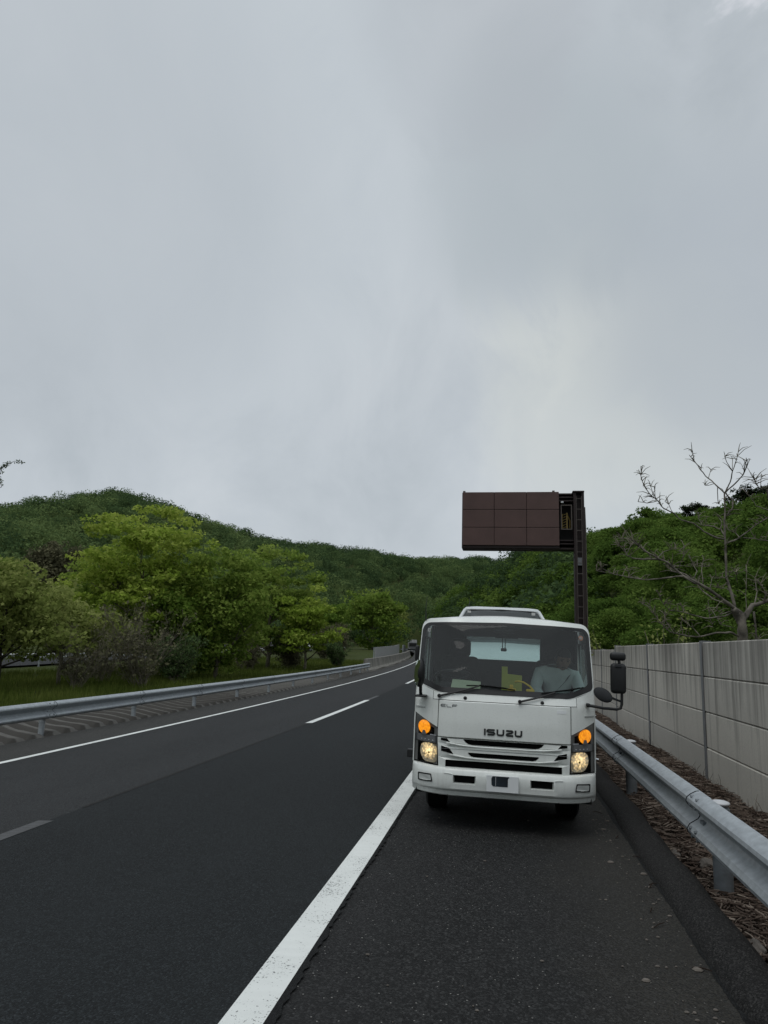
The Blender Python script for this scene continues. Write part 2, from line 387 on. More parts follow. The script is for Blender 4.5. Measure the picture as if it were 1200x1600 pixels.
class MB:
    def __init__(s): s.v = []; s.f = []
    def add(s, V, Fs):
        b = len(s.v); s.v += [tuple(map(float, p)) for p in V]; s.f += [tuple(i+b for i in f) for f in Fs]; return s
    def box(s, lo, hi, bev=0):
        if bev > 0: return s.rbox(lo, hi, bev)
        x0, y0, z0 = lo; x1, y1, z1 = hi
        return s.add([(x0, y0, z0), (x1, y0, z0), (x1, y1, z0), (x0, y1, z0), (x0, y0, z1), (x1, y0, z1), (x1, y1, z1), (x0, y1, z1)],
                     [(0, 3, 2, 1), (4, 5, 6, 7), (0, 1, 5, 4), (1, 2, 6, 5), (2, 3, 7, 6), (3, 0, 4, 7)])
    def rbox(s, lo, hi, r, seg=3, mat=None):
        bm = bmesh.new(); bmesh.ops.create_cube(bm, size=1)
        lo = Vector(lo); hi = Vector(hi)
        for v in bm.verts: v.co = Vector([lo[i]+(v.co[i]+.5)*(hi[i]-lo[i]) for i in range(3)])
        r = min(r, min(hi-lo)*.49)
        bmesh.ops.bevel(bm, geom=bm.edges[:], offset=r, segments=seg, profile=.5, affect='EDGES')
        bm.verts.index_update()
        V = [(mat @ v.co if mat else v.co) for v in bm.verts]; Fs = [[v.index for v in f.verts] for f in bm.faces]; bm.free()
        return s.add(V, Fs)
    def tube(s, pts, rad, n=8, caps=True):
        pts = [Vector(p) for p in pts]
        if isinstance(rad, (int, float)): rad = [rad]*len(pts)
        V = []; Fs = []; prev = None
        for i, p in enumerate(pts):
            t = (pts[min(i+1, len(pts)-1)]-pts[max(i-1, 0)]).normalized()
            if prev is None:
                a = Vector((0, 0, 1)) if abs(t.z) < .9 else Vector((1, 0, 0)); u = t.cross(a).normalized()
            else: u = (prev - t*prev.dot(t)).normalized()
            prev = u; w = t.cross(u)
            for k in range(n):
                an = 2*math.pi*k/n; V.append(p + (u*math.cos(an)+w*math.sin(an))*rad[i])
        for i in range(len(pts)-1):
            for k in range(n):
                a = i*n+k; b = i*n+(k+1) % n; Fs.append((a, b, b+n, a+n))
        if caps: Fs.append(tuple(range(n-1, -1, -1))); Fs.append(tuple((len(pts)-1)*n+k for k in range(n)))
        return s.add(V, Fs)
    def ball(s, c, r, seg=16, rings=10):
        if isinstance(r, (int, float)): r = (r, r, r)
        V = [(c[0], c[1], c[2]-r[2])]; Fs = []
        for i in range(1, rings):
            a = -math.pi/2+math.pi*i/rings
            for k in range(seg):
                b = 2*math.pi*k/seg; V.append((c[0]+r[0]*math.cos(a)*math.cos(b), c[1]+r[1]*math.cos(a)*math.sin(b), c[2]+r[2]*math.sin(a)))
        V.append((c[0], c[1], c[2]+r[2]))
        for k in range(seg): Fs.append((0, 1+(k+1) % seg, 1+k))
        for i in range(rings-2):
            for k in range(seg):
                a = 1+i*seg+k; b = 1+i*seg+(k+1) % seg; Fs.append((a, b, b+seg, a+seg))
        e = len(V)-1; o = 1+(rings-2)*seg
        for k in range(seg): Fs.append((e, o+k, o+(k+1) % seg))
        return s.add(V, Fs)
    def loops(s, L, closed=True, cap0=False, cap1=False):
        n = len(L[0]); V = [p for l in L for p in l]; Fs = []
        for i in range(len(L)-1):
            for k in range(n if closed else n-1):
                a = i*n+k; b = i*n+(k+1) % n; Fs.append((a, b, b+n, a+n))
        if cap0: Fs.append(tuple(range(n-1, -1, -1)))
        if cap1: Fs.append(tuple((len(L)-1)*n+k for k in range(n)))
        return s.add(V, Fs)
    def obj(s, name, mat, parent=None, smooth=False, flip=False, angle=None):
        me = bpy.data.meshes.new(name); me.from_pydata(s.v, [], s.f)
        bm = bmesh.new(); bm.from_mesh(me); bmesh.ops.recalc_face_normals(bm, faces=bm.faces)
        if angle:
            for e in bm.edges:
                if len(e.link_faces) == 2 and e.calc_face_angle(0) > R(angle): e.smooth = False
        bm.to_mesh(me); bm.free()
        if smooth or angle: me.polygons.foreach_set('use_smooth', [True]*len(me.polygons))
        if mat: me.materials.append(mat)
        me.update(); o = bpy.data.objects.new(name, me); return put(o, parent)

# ------------------------------------------------------------------ the road and the ground
K, G = 0.00040073, 6.432e-5
XE = -1.048                                   # inner side of the thick edge line
def zroad(u):
    z = .02*XE*-1 if False else 0
    return np.where(u <= XE, -.02*XE + .0448*(u-XE), -.02*u)
def gz(y):
    y = np.clip(y, 0, None); return np.where(y < 140, G*y*y, G*140*140+2*G*140*.4*(y-140))
def P(u, y, z=None, dz=0.0):
    """a point of the curved road: u across (right +), y along"""
    zz = (float(zroad(np.array(u))) if z is None else z)+dz
    yy = max(y, 0.) if True else y
    return (u-K*yy*yy, y, zz+float(gz(yy)))
YS = np.concatenate([np.arange(-14, 30, 1.0), np.arange(30, 110, 2.5), np.arange(110, 331, 10)])
def strip(name, us, ys, mat, kind='structure', dz=0.0, zf=None, parent=None):
    V = []; nu = len(us)
    for y in ys:
        for u in us: V.append(P(u, y, None if zf is None else zf(u, y), dz))
    V = np.array(V); i = np.arange(len(ys)-1)[:, None]*nu+np.arange(nu-1)[None, :]
    Fq = np.stack([i, i+1, i+1+nu, i+nu], -1).reshape(-1, 4)
    o = npmesh(name, V, Fq, mat, parent); tag(o, kind=kind); return o
LANE, LEFT, ASPH_L, KERB = -4.506, -7.752, -9.32, 1.131
strip('road', [LANE, -3.4, -2.2, XE-.2], YS, M['lane'])
strip('passing_lane', [LEFT-.1, -6.6, -5.5, LANE], YS, M['lane2'])
strip('inner_margin', [ASPH_L, LEFT-.1], YS, M['edge_asphalt'])
strip('hard_shoulder', [XE-.2, -.5, .3, KERB+.05], YS, M['shoulder'])
# markings, laid 4 mm proud
strip('edge_line', [-1.244, -1.048], np.arange(-14, 200, .5), M['line'], dz=.004)
strip('inner_line', [LEFT-.07, LEFT+.07], np.arange(-14, 300, 2.), M['line'], dz=.004)
for a, b in ((17.55, 25.9), (38.7, 47.6), (59., 67.), (79, 87), (99, 107)):
    strip('lane_dash', [LANE-.085, LANE+.085], np.linspace(a, b, 8), M['line'], dz=.004)
strip('worn_dash', [LANE-.09, LANE+.07], np.linspace(-.4, 7.15, 8), M['worn'], dz=.004)
strip('worn_dash', [LANE-.07, LANE+.07], np.linspace(25.9, 28.4, 4), M['worn'], dz=.004)
strip('seam_line', [LANE-.03, LANE+.025], np.linspace(7.8, 120, 60), M['kerb'], dz=.003)
def ragged():
    ys = np.arange(-8, 40, .035); random.seed(9)
    L = [[P(-1.05, y, None, .0025), P(-1.05+max(.006, .032+.007*math.sin(y*2.1)+.006*math.sin(y*.7)+random.uniform(-.012, .012)), y, None, .0025)] for y in ys]
    tag(MB().loops(L, closed=False).obj('pavement_seam', M['seam']), kind='structure')
ragged()
def kerb_foot():
    random.seed(12); ys = np.arange(-4, 60, .05)
    L = [[P(KERB-.012+random.uniform(-.008, .006)-.012*math.sin(y*1.7)**2, y, None, .003), P(KERB+.04, y, None, .003)] for y in ys]
    tag(MB().loops(L, closed=False).obj('kerb_seam', M['seam']), kind='structure')
kerb_foot()
# rolled asphalt kerb
def kerb():
    prof = [(0, -.03), (.02, .03), (.075, .08), (.15, .102), (.23, .10), (.29, .06), (.30, -.09)]
    L = []
    ys = np.concatenate([np.arange(-4, 16, .25), np.arange(16, 120, 2.)])
    for y in ys:
        j = .006*math.sin(y*2.3)+.006*math.sin(y*5.1+1)
        L.append([P(KERB+.015*math.sin(y*.8)+u+j, y, -.023+z+j*.5*(z > 0)) for u, z in prof])
    tag(MB().loops(L, closed=False).obj('kerb', M['kerb'], smooth=True), kind='structure')
kerb()
# verge between kerb and wall
def verge():
    us = np.linspace(1.40, 2.95, 15); ys = np.concatenate([np.arange(-4, 22, .2), np.arange(22, 130, 2.)])
    def zf(u, y): return -.10+.03*math.sin(u*5+y*1.3)*math.sin(y*2.1+u)+.05*max(0, (u-2.4)/.5)**2
    strip('verge', us, ys, M['soil'], zf=zf)
verge()
# ridged concrete margin under the inner guardrail: real ridges laid aslant
def ridges():
    mb = MB(); dm = MB()
    V = []
    ys = np.arange(4, 110, .09); us = np.linspace(ASPH_L-.005, -11.7, 22)
    def zf(u, y):
        ph = (y - .72*(u-ASPH_L)*-1)/.62
        a = abs((ph % 1)-.5)*2
        b = min(1., max(0., (a-.25)/.25)); t = min(1, abs(u-ASPH_L)/.12)*min(1, abs(u+11.7)/.25)
        return -.385+.085*b*t-.03*(1-t) + .02*math.sin(u*3+y*.7)
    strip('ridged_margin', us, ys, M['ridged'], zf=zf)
ridges()
# hills and ground: one sheet to the horizon
LH = np.array([(-180, 9), (-120, 12), (-75, 6.), (-55, 6.5), (-45, 7.0), (-39.75, 7.78), (-37.51, 8.65), (-35.18, 9.72), (-32.28, 10.51), (-29.66, 10.92), (-27.34, 10.62), (-24.46, 9.8), (-21.52, 8.93), (-18.55, 8.32), (-14.56, 8.02), (-11.54, 7.64), (-7.52, 7.36), (-4.52, 7.33), (-1.55, 7.18), (6, 6.5), (20, 5.), (50, 4.)])  # first entries: unseen hills behind the camera, added to block low sky
RH = np.array([(-9, -.4), (-6.88, 1.7), (-4.96, 4.02), (-3.5, 5.18), (-1.54, 6.4), (.41, 7.4), (3.31, 8.39), (6.17, 9.43), (8.05, 10.06), (9.89, 10.44), (11.69, 10.89), (13.47, 11.2), (15.6, 11.2), (18.47, 11.2), (20.83, 11.2), (30, 11), (60, 11), (110, 13), (180, 9)])  # last entries: unseen rise behind the camera, added to cut low skylight
SP = np.array([(-60, 6.2), (-45, 8.4), (-39.05, 8.3), (-37.4, 7.9), (-34.97, 7.6), (-32.76, 6.9), (-28.64, 5.2), (-25, 6.6), (-22, 7.0), (-20.4, 6.8), (-17.43, 6.06), (-14.92, 5.0), (-12.61, 2.6), (-11, 0)])
def hill(az, r, prof, rf, rr, tree):
    e = np.interp(az, prof[:, 0], prof[:, 1]); zr = np.maximum(0, rr*np.tan(np.radians(e))+1.65-tree)
    tt = np.linspace(.3, 1, 40).reshape((40,)+(1,)*np.ndim(az)); q = np.sin(np.pi/2*tt)**1.35*rr/(rf+tt*(rr-rf)); zr = zr/q.max(0)
    t = (r-rf)/(rr-rf); s = np.where(t < 1, np.sin(np.pi/2*np.clip(t, 0, 1))**1.35, 1-.35*np.clip(t-1, 0, 2)**1.5)
    return zr*np.clip(s, 0, 1)
def wob(az, r):
    return np.sin(az*.45+r*.013)*np.sin(r*.021-az*.3)+.5*np.sin(az*1.1+2)*np.sin(r*.045+az*.5)
def terrain(x, y):
    x = np.asarray(x, float); y = np.asarray(y, float)
    r = np.hypot(x, y); az = np.degrees(np.arctan2(x, y))
    yc = np.clip(y, 0, 330); u = x+K*yc*yc; g = gz(yc)
    base = np.where(u < 0, -.5+.012*np.clip(y-45, 0, 300), .15*np.clip(u-3, 0, 30)**.8*.3)+g*.6
    rl = np.interp(az, [-75, -40, -20, -10, 0, 20], [520, 520, 540, 640, 740, 800])
    fl = np.interp(az, [-75, -40, -20, -10, 0, 20], [130, 130, 170, 240, 340, 400])
    z1 = hill(az, r, LH, fl, rl, 9.5)
    rs = np.interp(az, [-60, -38, -30, -22, -13], [300, 320, 360, 380, 420]); fs = np.interp(az, [-60, -38, -28, -13], [90, 100, 150, 240])
    z2 = hill(az, r, SP, fs, rs, 8)
    rr = np.interp(az, [-9, -6, 0, 6, 12, 20, 60], [430, 400, 320, 250, 200, 175, 170]); fr = np.interp(az, [-9, -4, 3, 10, 20, 60], [330, 200, 95, 50, 30, 24])
    z3 = hill(az, r, RH, fr, rr, 8.5)
    h = np.maximum(np.maximum(z1, z2), z3)
    h = h+wob(az, r)*np.clip(h, 0, 25)*.06*np.clip((h)/12, 0, 1)
    front = (y > 0) | (r > 60)
    z = np.maximum(base, h-.5)
    near = (u > -12.5) & (u < 3.3) & (r < 330) & (y > -60)
    low = np.where(u > -4, -.6, -1.25)+g*.8
    z = np.where(near, np.minimum(z, low), z)
    z = np.where((u >= 3.3) & (u < 4.2) & (r < 330), np.minimum(z, .1+g), z)
    return z
def ground():
    az = np.radians(np.concatenate([np.arange(-180, -70, 5.), np.arange(-70, 70, .6), np.arange(70, 180, 5.)]))
    rr = np.concatenate([[.5], np.arange(2, 40, 1.), np.geomspace(40, 900, 110), [1050, 1300]])
    A, RR = np.meshgrid(az, rr); X = RR*np.sin(A); Y = RR*np.cos(A); Z = terrain(X, Y)
    n = len(az); V = np.stack([X, Y, Z], -1).reshape(-1, 3)
    i = np.arange(len(rr)-1)[:, None]*n+np.arange(n)[None, :]; j = np.arange(len(rr)-1)[:, None]*n+((np.arange(n)+1) % n)[None, :]
    Fq = np.stack([i, i+n, j+n, j], -1).reshape(-1, 4)
    tag(npmesh('ground', V, Fq, M['ground'], smooth=True), kind='structure')
ground()
strip('opposite_road', [-44, -40, -36, -33], np.arange(0, 300, 4.), M['lane2'], zf=lambda u, y: -.42+.012*max(0, y-45))

# ------------------------------------------------------------------ plants
def leaves(C, rad, n, size, up=.5, out=.4, flat=1.0, tint=.5, tvar=.22, shell=.35):
    """n leaf faces in each clump centre C (k,3), radius rad (k,); returns V, F, tint"""
    k = len(C); N = k*n
    d = rng.normal(size=(N, 3)); d /= np.linalg.norm(d, axis=1)[:, None]
    rr = rng.uniform(shell, 1, N)**.6
    rad = np.repeat(np.broadcast_to(rad, (k,)), n)
    pos = np.repeat(C, n, 0)+d*(rr*rad)[:, None]*np.array([1, 1, flat])
    nr = rng.normal(size=(N, 3))*.75+d*out+np.array([0, 0, up]); nr /= np.linalg.norm(nr, axis=1)[:, None]
    a = np.cross(nr, rng.normal(size=(N, 3))); a /= np.linalg.norm(a, axis=1)[:, None]; b = np.cross(nr, a)
    s = size*rng.uniform(.45, 1.5, N)
    L = (a*s[:, None]*.62); W = (b*s[:, None]*.36)
    V = np.stack([pos-L, pos+W, pos+L, pos-W], 1).reshape(-1, 3)
    Fq = np.arange(N*4).reshape(-1, 4)
    tb = np.broadcast_to(tint, (k,)) if np.ndim(tint) == 0 else tint
    tv = np.clip(np.repeat(tb, n)+rng.normal(size=N)*tvar, 0, 1)
    return V, Fq, np.repeat(tv, 4)
def merge(parts):
    Vs, Fs, Ts, b = [], [], [], 0
    for V, F, T in parts:
        Vs.append(V); Fs.append(F+b); Ts.append(T); b += len(V)
    return np.concatenate(Vs), np.concatenate(Fs), np.concatenate(Ts)
def limb_skeleton(h, spread, nl, r0, lean=0, fork=.35):
    """trunk with tapering limbs; returns MB and limb tips"""
    mb = MB(); tips = []
    top = Vector((lean, 0, h*.72)); pts = [Vector((0, 0, -.25))]
    for i in range(1, 7):
        t = i/6; pts.append(Vector((lean*t*t+random.uniform(-.04, .04)*h*.3, random.uniform(-.04, .04)*h*.3, h*.72*t)))
    mb.tube(pts, [r0*(1-.82*i/6)+.008 for i in range(7)], 8)
    for k in range(nl):
        t = random.uniform(fork, .98); i = min(5, int(t*6)); f = t*6-i
        p = pts[i].lerp(pts[i+1], f); an = k*2.4+random.uniform(-.4, .4)
        ln = spread*random.uniform(.6, 1.05)*(1.12-.55*t); el = random.uniform(.35, .95)
        d = Vector((math.cos(an), math.sin(an), el)).normalized()
        q = [p]; 
        for s in range(1, 5):
            d = (d+Vector((random.uniform(-.2, .2), random.uniform(-.2, .2), random.uniform(-.05, .16)))).normalized(); q.append(q[-1]+d*ln/4)
        rr = r0*(1-.8*t)*.55
        mb.tube(q, [rr*(1-.8*s/4)+.006 for s in range(5)], 6); tips += q[2:]
        for _ in range(2):
            s = random.choice((2, 3)); d2 = (d+Vector((random.uniform(-.9, .9), random.uniform(-.9, .9), random.uniform(-.1, .6)))).normalized()
            e = q[s]+d2*ln*.4; mb.tube([q[s], q[s].lerp(e, .5)+Vector((0, 0, .04*ln)), e], [rr*.4+.004, rr*.25+.004, .004], 5); tips.append(e)
    tips.append(pts[-1])
    return mb, tips
def tree(name, loc, h, width, mat, label, cat='tree', group=None, bark='bark', base=.2, nl=16, clumps=60, per=70, leaf=.2, flat=.45, tint=.5, lean=0, crown_r=.16, r0=None, seed=0, depth=None):
    random.seed(seed+17); 
    root = empty(name, loc, (0, 0, 0), label, cat, group)
    mb, tips = limb_skeleton(h*.9, width*.5, nl, r0 or h*.018, lean, max(.12, base*.9))
    mb.obj('trunk', M[bark], root, smooth=True)
    # clump centres: limb tips plus points over an uneven ellipsoid
    C = []
    hw, ch = width/2, h*(1-base)/2; zc = h*base+ch
    for t in tips:
        C.append((t.x*random.uniform(.8, 1.15), t.y*random.uniform(.8, 1.15), t.z+random.uniform(-.05, .1)*h))
    lob = [(random.uniform(0, 6.28), random.uniform(-.6, .9), random.uniform(.75, 1.12)) for _ in range(9)]
    while len(C) < clumps:
        a = random.uniform(0, 6.28); ez = random.uniform(-1, 1); rad = random.uniform(.35, 1)**.5
        m = .82
        for la, lz, ls in lob:
            dd = (1-math.cos(a-la))*.8+(ez-lz)**2
            if dd < .35: m = max(m*.6, ls); 
        cr = math.sqrt(max(0, 1-abs(ez)**2.2))*rad*m
        C.append((lean+math.cos(a)*cr*hw, math.sin(a)*cr*hw, zc+ez*ch*min(1, m+.1)))
    C = np.array([c for c in C if c[2] > h*base*.8])
    cr = rng.uniform(.65, 1.3, len(C))*crown_r*width
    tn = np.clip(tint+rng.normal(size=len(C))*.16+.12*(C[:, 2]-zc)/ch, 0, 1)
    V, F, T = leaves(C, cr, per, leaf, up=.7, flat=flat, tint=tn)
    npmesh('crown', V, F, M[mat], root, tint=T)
    return root
def pos(x, y, dz=0):
    return (x, y, float(terrain(x, y))+dz)
def treeline():
    # inner median, left of the guardrail
    tree('tree', pos(-21.4, 41), 10.0, 9.2, 'leaf_bright', 'tall bright yellow-green tree, highest of the trees behind the left guardrail', base=.16, nl=26, clumps=250, per=90, leaf=.2, flat=.34, tint=.66, crown_r=.095, seed=1)
    tree('tree', pos(-25.6, 45), 8.4, 7.8, 'leaf_mid', 'deep green tree just left behind the tallest yellow-green tree', base=.15, nl=18, clumps=130, per=80, leaf=.21, flat=.42, tint=.6, crown_r=.12, seed=2)
    tree('tree', pos(-17.3, 43), 8.0, 6.6, 'leaf_mid', 'rounded soft green tree right of the tallest yellow-green tree, behind the guardrail', base=.08, nl=20, clumps=220, per=85, leaf=.18, flat=.6, tint=.68, crown_r=.11, seed=3)
    tree('tree', pos(-18.8, 40), 5.8, 5.0, 'leaf_mid', 'dense low green tree under the tallest yellow-green tree', base=.05, nl=14, clumps=70, per=80, leaf=.18, flat=.5, tint=.42, crown_r=.15, seed=4)
    tree('tree', pos(-19.6, 60), 10.4, 8.4, 'leaf_mid', 'vivid green tree standing between the soft green tree and the valley gap', base=.1, nl=18, clumps=150, per=85, leaf=.25, flat=.4, tint=.74, crown_r=.115, seed=5)
    tree('tree', pos(-15.6, 57), 6.6, 5.4, 'leaf_bright', 'small yellow-green tree with spreading tiers at the edge of the valley gap', base=.2, nl=12, clumps=75, per=80, leaf=.22, flat=.33, tint=.45, crown_r=.15, seed=6)
    tree('tree', pos(-27.0, 150), 12.6, 14.5, 'leaf_mid', 'broad round green tree above the grassy bank before the concrete barrier', base=.03, nl=22, clumps=170, per=85, leaf=.42, flat=.5, tint=.5, crown_r=.12, seed=7)
    tree('tree', pos(-35.0, 215), 14.5, 15.0, 'leaf_olive', 'olive green tree beside the truck cab, right behind the broad round tree', base=.03, nl=18, clumps=110, per=80, leaf=.5, flat=.5, tint=.3, crown_r=.13, seed=8)
    tree('tree', pos(-30.5, 128), 8.6, 8.5, 'leaf_mid', 'smaller dark green tree at the left foot of the broad round tree', base=.04, nl=14, clumps=80, per=80, leaf=.36, flat=.5, tint=.25, crown_r=.14, seed=9)
    tree('tree', pos(-19.9, 27), 5.2, 6.2, 'leaf_olive', 'olive-leaved tree with thin leaning trunks at the left edge of the view', base=.26, nl=22, clumps=150, per=75, leaf=.15, flat=.45, tint=.52, crown_r=.11, seed=10, bark='bark_dark')
    tree('tree', pos(-20.4, 32), 5.2, 5.4, 'leaf_olive', 'pale olive tree beside the leftmost olive-leaved tree', base=.2, nl=18, clumps=80, per=75, leaf=.16, flat=.45, tint=.66, crown_r=.13, seed=11)
    tree('tree', pos(-27.5, 37), 6.4, 5.4, 'leaf_olive', 'olive tree rising behind the two leftmost olive trees', base=.15, nl=18, clumps=80, per=75, leaf=.19, flat=.45, tint=.45, crown_r=.13, seed=12)
    tree('tree', pos(-48, 73), 15.4, 9, 'leaf_brown', 'dark brownish tree of fine twigs behind the trees at the left', base=.12, nl=26, clumps=110, per=80, leaf=.3, flat=.7, tint=.35, crown_r=.12, seed=13, bark='bark_dark')
    tree('tree', pos(-43, 80), 13.2, 7, 'leaf_hill', 'tall dark tree next to the brownish twiggy tree', base=.12, nl=20, clumps=70, per=80, leaf=.35, flat=.7, tint=.3, crown_r=.14, seed=14)
    tree('tree', pos(-58, 76), 13.0, 10, 'leaf_mid', 'broad mid green tree far behind the leftmost olive trees', base=.1, nl=20, clumps=80, per=80, leaf=.36, flat=.5, tint=.4, crown_r=.14, seed=15)
    tree('tree', pos(-30, 70), 8.6, 7.6, 'leaf_mid', 'green tree filling the gap behind the tallest yellow-green tree', base=.06, nl=16, clumps=80, per=80, leaf=.28, flat=.5, tint=.4, crown_r=.14, seed=16)
    tree('tree', pos(-25.5, 88), 8.2, 7, 'leaf_hill', 'dark green tree low in the valley gap', base=.05, nl=14, clumps=60, per=80, leaf=.32, flat=.5, tint=.5, crown_r=.15, seed=17)
treeline()
def bare_shrub(loc, h, w, n, label, seed, leafy=0, lm='leaf_brown'):
    random.seed(seed); root = empty('shrub', loc, (0, 0, 0), label, 'shrub', None)
    mb = MB(); tips = []
    for i in range(n):
        a = random.uniform(0, 6.28); d = Vector((math.cos(a)*random.uniform(.1, .8), math.sin(a)*random.uniform(.1, .8), 1)).normalized()
        p = Vector((random.uniform(-.2, .2)*w*.6, random.uniform(-.2, .2)*w*.6, -.1)); q = [p]; ln = h*random.uniform(.6, 1.1)
        for s in range(4):
            d = (d+Vector((random.uniform(-.25, .25), random.uniform(-.25, .25), .05))).normalized(); q.append(q[-1]+d*ln/4)
        mb.tube(q, [.022, .017, .012, .008, .004], 4, False)
        for s in (1, 2, 3, 4):
            for _ in range(5):
                d2 = (d+Vector((random.uniform(-1, 1), random.uniform(-1, 1), random.uniform(-.2, .7)))).normalized()
                e = q[s]+d2*ln*random.uniform(.12, .3); mb.tube([q[s], e], [.007, .003], 3, False); tips.append(e)
                e2 = q[s].lerp(e, .6)+Vector((random.uniform(-1, 1), random.uniform(-1, 1), random.uniform(0, 1)))*ln*.1
                mb.tube([q[s].lerp(e, .6), e2], [.005, .003], 3, False); tips.append(e2)
    mb.obj('stems', M['bark'], root)
    C = np.array([tuple(t) for t in tips])
    V, F, T = leaves(C, .16*h/2, max(1, int(1+leafy*1.3)), .09*max(1, h/2.2), tint=.45, tvar=.25)
    npmesh('foliage', V, F, M[lm], root, tint=T)
def shrubs():
    bare_shrub(pos(-18.4, 30), 2.6, 1.8, 22, 'leafless grey-brown shrub at the left, behind the guardrail', 31)
    bare_shrub(pos(-16.9, 33), 3.4, 2.2, 30, 'taller leafless grey shrub below the tallest yellow-green tree', 32)
    bare_shrub(pos(-20.6, 36), 2.9, 2.2, 22, 'brown twiggy shrub half hidden between the left shrubs', 33)
    bare_shrub(pos(-17.5, 38), 2.2, 1.8, 18, 'dark green low shrub behind the leafless grey shrubs', 34, 7, 'leaf_hill')
    bare_shrub(pos(-17.6, 60), 2.6, 3.4, 26, 'brown-green thicket under the vivid green tree', 35, 5, 'leaf_brown')
    bare_shrub(pos(-19.4, 55), 2.6, 2.6, 24, 'grey thicket right of the soft green tree', 36, 3)
    bare_shrub(pos(-15.0, 66), 2.2, 2.4, 22, 'low green bush at the top of the grassy bank', 37, 8, 'leaf_hill')
    bare_shrub(pos(-23.5, 104), 3.6, 3.4, 26, 'reddish brown bush at the foot of the broad round tree', 38, 5, 'leaf_brown')
    bare_shrub(pos(-20.6, 84), 3.2, 3.4, 26, 'brownish bush between the broad round tree and the barrier', 39, 6, 'leaf_brown')
    bare_shrub(pos(-22.5, 48), 2.4, 3, 26, 'grey thicket below the deep green tree', 40, 4)
shrubs()
# long grass on the median
def grass():
    n = 42000
    y = 14+rng.uniform(0, 1, n)**1.6*70; u = -11.75-rng.uniform(0, 1, n)**1.2*17
    x = u-K*y*y; z = terrain(x, y)
    keep = (np.sin(x*1.7+y*.6)+np.sin(y*1.9-x*.8)+rng.normal(size=n)*.8) > -1.0
    x, y, z = x[keep], y[keep], z[keep]; n = len(x)
    parts = []
    for b in range(3):
        h = rng.uniform(.12, .42, n); a = rng.uniform(0, 6.28, n); ln = rng.uniform(.1, .6, n)*h
        w = .018; dx, dy = np.cos(a)*w, np.sin(a)*w; ox, oy = rng.normal(size=(2, n))*.08
        p0 = np.stack([x+ox-dx, y+oy-dy, z-.03], 1); p1 = np.stack([x+ox+dx, y+oy+dy, z-.03], 1); p2 = np.stack([x+ox-dy/w*ln, y+oy+dx/w*ln, z+h], 1)
        V = np.stack([p0, p1, p2], 1).reshape(-1, 3)
        t = np.clip(.5+.25*np.sin(x*.9)*np.sin(y*.7)+rng.normal(size=n)*.2, 0, 1)
        parts.append((V, np.arange(3*n).reshape(-1, 3), np.repeat(t, 3)))
    V, F, T = merge(parts)
    tag(npmesh('grass', V, F, M['grass'], tint=T), 'long green grass on the median behind the left guardrail', 'grass', kind='stuff')
grass()
# far wooded hills: one mass of crowns
def scatter(azlo, azhi, rlo, rhi, spacing, zmin):
    area = math.radians(azhi-azlo)*(rhi**2-rlo**2)/2; n = int(area/spacing**2)
    r = np.sqrt(rng.uniform(rlo**2, rhi**2, n)); az = rng.uniform(azlo, azhi, n)
    x = r*np.sin(np.radians(az)); y = r*np.cos(np.radians(az)); z = terrain(x, y)
    k = z > zmin; return x[k], y[k], z[k], r[k], az[k]
def crowns(x, y, z, size, per, leaf, tint, tall=1.0, sub=5):
    n = len(x); parts = []
    C0 = np.stack([x, y, z+size*.55*tall], 1)
    off = rng.normal(size=(n, sub, 3)); off /= np.linalg.norm(off, axis=2)[:, :, None]
    off[:, :, 2] = np.abs(off[:, :, 2])*.9-.25
    C = C0[:, None, :]+off*(size*.25)[:, None, None]*np.array([1, 1, tall])
    rad = np.repeat(size*.34, sub)*rng.uniform(.75, 1.25, n*sub)
    tn = np.clip(np.repeat(tint, sub)+rng.normal(size=n*sub)*.1, 0, 1)
    return leaves(C.reshape(-1, 3), rad, per, leaf, up=.45, out=1.0, flat=.85, tint=tn, tvar=.12, shell=.75)
def far_forest():
    x, y, z, r, az = scatter(-62, 6, 110, 790, 7.6, 2.0)
    rl = np.interp(az, [-75, -40, -20, -10, 0, 20], [520, 520, 540, 640, 740, 800]); k = r < rl+22
    x, y, z, r, az = [a[k] for a in (x, y, z, r, az)]
    size = rng.uniform(7, 12.5, len(x))
    patch = .55+.4*np.sin(x*.02+1)*np.sin(y*.017)+.3*np.sin(x*.051)*np.cos(y*.043)
    con = (np.sin(x*.013+.8)+np.sin(y*.011+x*.006) > .75)
    tint = np.clip(patch*.8+rng.normal(size=len(x))*.3+.05, 0, 1); tint[con] *= .35
    V, F, T = crowns(x, y, z-1.5, size, 100, .66, tint, sub=4)
    tag(npmesh('distant_forest', V, F, M['leaf_hill'], tint=T), 'far-off woods covering the long ridge beyond the road', 'forest', kind='stuff')
    # dark pines along the left summit
    k = (az > -40) & (az < -30.5) & (r > rl[0]-60)
far_forest()
